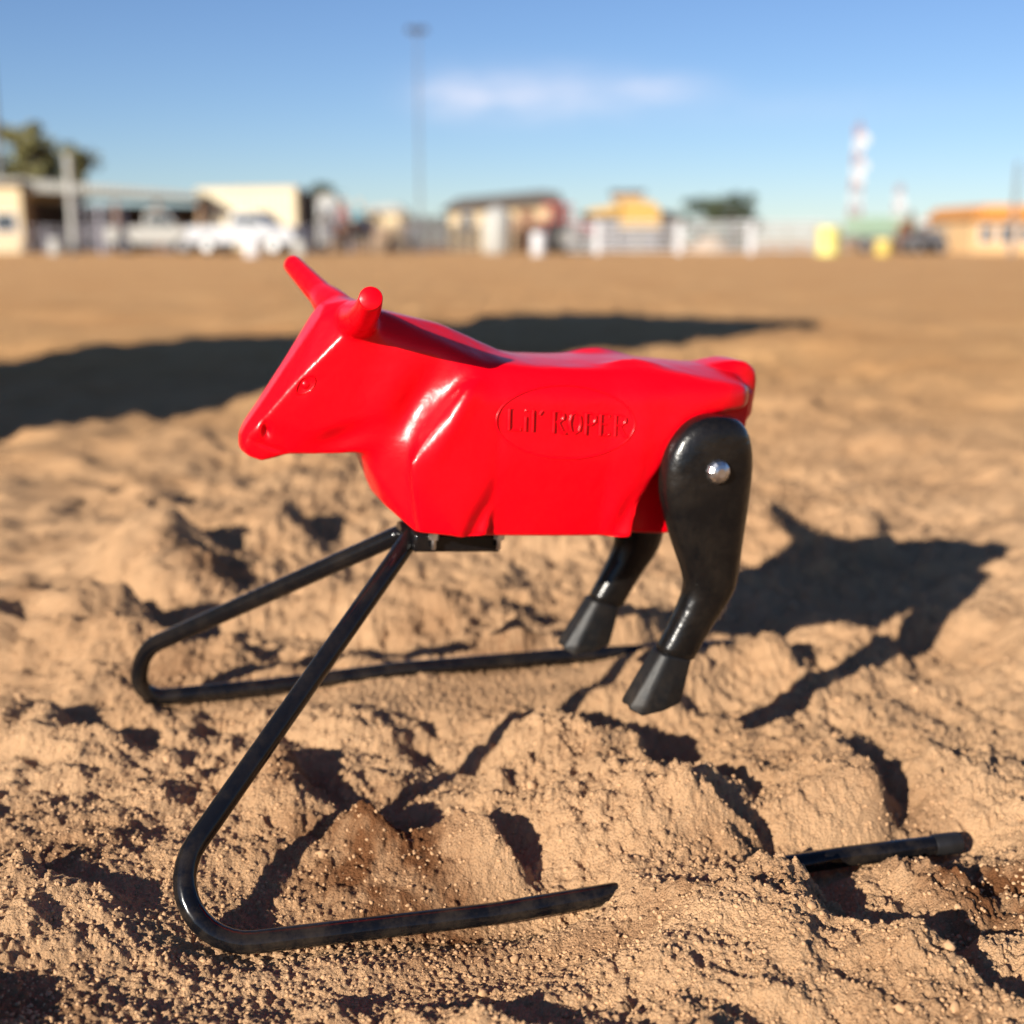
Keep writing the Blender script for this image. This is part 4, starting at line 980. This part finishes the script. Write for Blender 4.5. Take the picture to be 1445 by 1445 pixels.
y = 72
t = thing('barn', 'cream barn with a dark shingled hipped roof behind the pale tank', 'barn', bx(628, y), y)
W_ = bx(800, y) - bx(628, y); H_ = bz(296, y)
MB().box(.2, W_ * .86, 0, 7, 0, bz(287, y)).build('wall', M_CREAM, t)
MB().box(W_ * .86, W_, 0, 7, 0, bz(292, y)).build('wall', M_DARK, t)
MB().prism([(-.2, bz(296, y)), (W_ * .86, bz(286, y)), (W_ * 1.02, bz(302, y)), (W_ * .93, bz(272, y)), (W_ * .80, bz(269, y)), (W_ * .12, bz(280, y))], -.5, 7.4).build('roof', M_ROOFD, t)
window(t, W_ * .14, W_ * .22, -.003, 1.2, 2.0); MB().box(W_ * .60, W_ * .74, -.05, 0, 0, 2.2).build('door', M_BRN, t)
t = thing('water_tank', 'bright off white upright tank in front of the cream barn', 'tank', bx(702, 58), 58)
h = bz(292, 58); r = (bx(722, 58) - bx(682, 58)) / 2
MB().path([(0, 0, 0), (0, 0, .08), (0, 0, h * .80), (0, 0, h * .92), (0, 0, h)], [r * .9, r, r, r * .75, r * .3], 28).build('shell', M_OFFW, t)
MB().path([(0, 0, h), (0, 0, h + .10)], r * .2, 12).build('lid', M_GREY, t)
for k in range(3): MB().path([(0, 0, h * (.2 + .25 * k)), (0, 0, h * (.2 + .25 * k) + .05)], r * 1.02, 28).build('band', M_OFFW, t)
t = thing('barrel', 'pale bluish white barrel left of the red tractor', 'barrel', bx(760, 50), 50); barrel(t, M_WHITE, .27, .85)

def tractor(label, x, y, rz, paint):
    t = thing('tractor', label, 'tractor', x, y, rz)
    MB().prism([(.1, .65), (.1, 1.25), (.25, 1.32), (1.25, 1.22), (1.32, 1.10), (1.32, .62)], -.28, .28).build('bonnet', paint, t, bevel=.03)
    MB().box(-.75, .1, -.42, .42, .55, .95).build('chassis', M_DARK, t)
    for s in (-1, 1):
        for a_, b_ in (((-.7, s * .5, .95), (-.62, s * .48, 2.0)), ((.0, s * .5, .95), (-.02, s * .48, 2.0))): MB().rod(a_, b_, .035, 6).build('cab_post', paint, t)
        o = MB().path([(-.45, s * .52, .68), (-.45, s * .56, .68), (-.45, s * .84, .68), (-.45, s * .88, .68)], [.60, .68, .68, .60], 24).build('wheel', M_TYRE, t)
        MB().path([(-.45, s * .60, .68), (-.45, s * .89, .68)], .36, 14).build('rim', M_OFFW, o)
        o = MB().path([(.98, s * .40, .40), (.98, s * .60, .40)], .40, 20).build('wheel', M_TYRE, t); MB().path([(.98, s * .40, .40), (.98, s * .61, .40)], .22, 12).build('rim', M_OFFW, o)
        MB().box(-.95, .05, s * .70 - .2, s * .70 + .2, 1.38, 1.43).build('mudguard', paint, t)
    MB().box(-.85, .12, -.58, .58, 2.0, 2.1).build('canopy', paint, t, bevel=.03)
    MB().box(-.62, -.22, -.22, .22, .98, 1.12).box(-.66, -.58, -.22, .22, 1.1, 1.5).build('seat', M_DARK, t)
    MB().rod((.95, .12, 1.2), (.95, .12, 1.75), .03, 8).build('exhaust', M_DARK, t)
tractor('small red tractor with a canopy parked before the yellow loader shed', bx(797, 58), 58, .5, M_REDP)

y = 74
t = thing('yellow_shed', 'golden yellow shed with a sloping roof and a box vent on top', 'shed', bx(820, y), y)
W_ = bx(930, y) - bx(820, y)
MB().box(W_ * .05, W_ * .48, 0, 4, 0, bz(303, y)).build('wall', M_GREY, t)
MB().prism([(-.1, bz(304, y)), (W_ * .49, bz(304, y)), (W_ * .49, bz(288, y)), (W_ * .1, bz(296, y))], -.3, 4.3).build('roof', M_YEL, t)
MB().box(W_ * .50, W_ * .97, -.2, 4.2, 0, bz(322, y)).build('wall', M_GREY, t)
MB().prism([(W_ * .47, bz(322, y)), (W_, bz(322, y)), (W_ * 1.0, bz(296, y)), (W_ * .90, bz(284, y)), (W_ * .52, bz(284, y))], -.4, 4.5).build('roof', M_YEL, t)
v_ = MB().box(W_ * .44, W_ * .80, 1, 3, bz(284, y), bz(272, y)).build('vent', M_TAN, t); MB().box(W_ * .40, W_ * .84, .8, 3.2, bz(272, y), bz(268, y)).build('vent_cap', M_ROOFD, v_)
t = thing('brown_shed', 'small dark brown shed tucked behind the right end of the yellow one', 'shed', bx(924, 78), 78)
MB().box(0, 1.1, 0, 3, 0, bz(305, 78)).build('wall', M_BRN, t); MB().prism([(-.15, bz(305, 78)), (1.25, bz(305, 78)), (1.1, bz(300, 78)), (.1, bz(297, 78))], -.2, 3.2).build('roof', M_BRN, t)

# white rail fence along the right of the arena
t = panel_fence('rail_fence', 'white pipe rail fence along the far right side of the arena', 'fence', bx(800, 56), bx(1165, 56), 56, bz(314, 56), 6, M_WHITE, 3.48, .05, .042, first=0)
for ch in list(t.children):
    if ch.name.startswith('post'): bpy.data.objects.remove(ch)
for px in (843, 958, 1059): MB().box(bx(px, 56) - bx(800, 56) - .13, bx(px, 56) - bx(800, 56) + .13, -.10, .10, -.1, bz(312, 56)).build('post', M_WHITE, t)
for px in (815, 900, 1010, 1110, 1150): MB().box(bx(px, 56) - bx(800, 56) - .04, bx(px, 56) - bx(800, 56) + .04, -.05, .05, -.1, bz(316, 56)).build('post', M_OFFW, t)
panel_fence('back_fence', 'dull grey pipe fence running from the white rail fence to the orange roofed building', 'fence', bx(1075, 61), bx(1352, 61), 61, bz(318, 61), 6, M_OFFW, 2.4, .05, .038)
panel_fence('left_arena_fence', 'thin grey pipe fence running in front of the sheds and pens', 'fence', bx(-20, 60.5), bx(630, 60.5), 60.5, bz(320, 60), 5, M_LAV, 2.8, .035, .02)
t = thing('sand_heap', 'pale heap of sand behind the white rail fence', 'sand heap', bx(1005, 62), 62)
mb = MB(); 
for k in range(8):
    a = k / 8 * 6.283
mb.path([(0, 0, 0), (0, 0, .25), (.1, 0, .6), (.1, 0, .85)], [1.15, .95, .45, .05], 18); mb.build('heap', M_TAN, t)
t = thing('barrel', 'large lemon yellow barrel at the right end of the white rail fence', 'barrel', bx(1169, 50), 50, 0, 'yellow barrels'); barrel(t, M_LEM, .42, 1.05)
t = thing('barrel', 'smaller golden yellow barrel in front of the pale green trailer', 'barrel', bx(1247, 50), 50, 0, 'yellow barrels'); barrel(t, M_GOLD, .30, .60)
t = thing('flatbed_trailer', 'pale green slat sided trailer below the red and white mast', 'trailer', bx(1192, 60), 60)
W_ = bx(1290, 60) - bx(1192, 60)
MB().box(0, W_, 0, 2, .6, .75).build('bed', M_GREY, t)
for k in range(4): MB().box(0, W_, -.03, 0, .80 + .22 * k, .96 + .22 * k).build('slat', M_GRN, t)
for k in range(5): MB().box(W_ * k / 4 - .04, W_ * k / 4 + .04, 0, .06, .7, bz(314, 60)).build('stake', M_GRN, t)
for u in (.3, .62): wheel(t, W_ * u, .05, .32, .2)

def mast(label, px, y, pytop, wb, seg, seed, dishes):
    t = thing('radio_mast', label, 'mast', bx(px, y), y, 0, 'lattice radio masts'); h = bz(pytop, y)
    for k in range(seg):
        z0, z1 = h * k / seg, h * (k + 1) / seg; a, b = wb * (1 - .55 * k / seg), wb * (1 - .55 * (k + 1) / seg); mb = MB()
        c0 = [(sx_ * a, sy_ * a, z0) for sx_, sy_ in ((-1, -1), (1, -1), (1, 1), (-1, 1))]; c1 = [(sx_ * b, sy_ * b, z1) for sx_, sy_ in ((-1, -1), (1, -1), (1, 1), (-1, 1))]
        for i in range(4):
            mb.rod(c0[i], c1[i], .10, 6); mb.rod(c0[i], c1[(i + 1) % 4], .055, 5); mb.rod(c1[i], c1[(i + 1) % 4], .055, 5)
        mb.build('lattice_section', M_WHITE if k % 2 else M_MASTR, t)
    for f, s, r_ in dishes:
        z = h * f; MB().path([(s * wb * .9, -.8, z), (s * wb * .9, -.5, z), (s * wb * .9, -.2, z)], [r_, r_ * .97, r_ * .25], 18).build('dish', M_WHITE, t)
    MB().rod((0, 0, h), (0, 0, h * 1.08), .05, 6).build('aerial', M_GREY, t)
mast('tall red and white lattice mast with white dishes', 1204, 190, 176, .8, 9, 1, [(.88, .8, .8), (.66, 1.0, .7), (.55, .3, .7), (.78, .2, .45)])
mast('shorter distant lattice mast to the right of the tall one', 1265, 230, 262, .8, 7, 2, [(.70, .3, .8), (.42, .0, .7)])
horse('chestnut horse standing right of the pale green trailer', bx(1277, 58), 58, 1.1, M_CHEST)
t = thing('parked_quad', 'small grey quad bike parked left of the orange roofed building', 'quad bike', bx(1303, 57), 57, .3)
MB().prism([(-.8, .45), (-.85, .75), (-.3, .85), (.2, .80), (.45, .98), (.85, .80), (.9, .5)], -.3, .3).build('body', M_GREY, t, bevel=.04)
MB().box(-.45, .15, -.16, .16, .84, .96).build('seat', M_DARK, t); MB().rod((.38, -.38, 1.15), (.38, .38, 1.15), .02, 6).rod((.5, 0, .9), (.38, 0, 1.15), .025, 6).build('handlebar', M_DARK, t)
for s in (-1, 1):
    for u in (-.6, .6): wheel(t, u, s * .42, .30, .24)
y = 64
t = thing('tan_hut', 'little tan hut between the quad bike and the orange roofed building', 'hut', bx(1318, y), y)
W_ = bx(1352, y) - bx(1318, y)
MB().box(0, W_, 0, 2.4, 0, bz(322, y)).build('wall', M_TAN, t); MB().prism([(-.1, bz(322, y)), (W_ + .1, bz(322, y)), (W_ * .5, bz(314, y))], -.15, 2.5).build('roof', M_BRN, t)
window(t, W_ * .3, W_ * .7, -.003, .7, 1.05)
y = 58
t = thing('ticket_office', 'peach building with an orange tiled roof at the right edge of the view', 'building', bx(1370, y), y)
W_ = bx(1632, y) - bx(1370, y); H_ = bz(309, y)
MB().box(0, W_, 0, 6, 0, H_).build('wall', M_CORW, t)
MB().prism([(-.25, H_), (W_ + .25, H_), (W_ - .5, bz(289, y)), (.45, bz(289, y))], -.4, 6.4).build('roof', M_ORA, t)
for u in (.05, .155, .26, .55): window(t, W_ * u, W_ * (u + .055), -.003, .55, 1.15)
MB().box(W_ * .40, W_ * .50, -.05, 0, 0, 1.35).build('door', M_BRN, t)
t = thing('white_tarp_trailer', 'low white covered trailer behind the chestnut horse', 'trailer', bx(1320, 72), 72)
trailer(t, 2.6, 3, bz(312, 72), M_WHITE, .5)

# horse trailer left of the view: its shadow lies across the arena behind the toy
s0, t0 = 1.30, 4.44
t = thing('horse_trailer', 'white horse trailer parked left of the toy, casting the long shadow', 'trailer', s0 * sx - t0 * sy, s0 * sy + t0 * sx)
t.rotation_euler.z = SUN_AZ + math.pi / 2
trailer(t, 2.25, 4.6, 2.66, M_OFFW, .42)
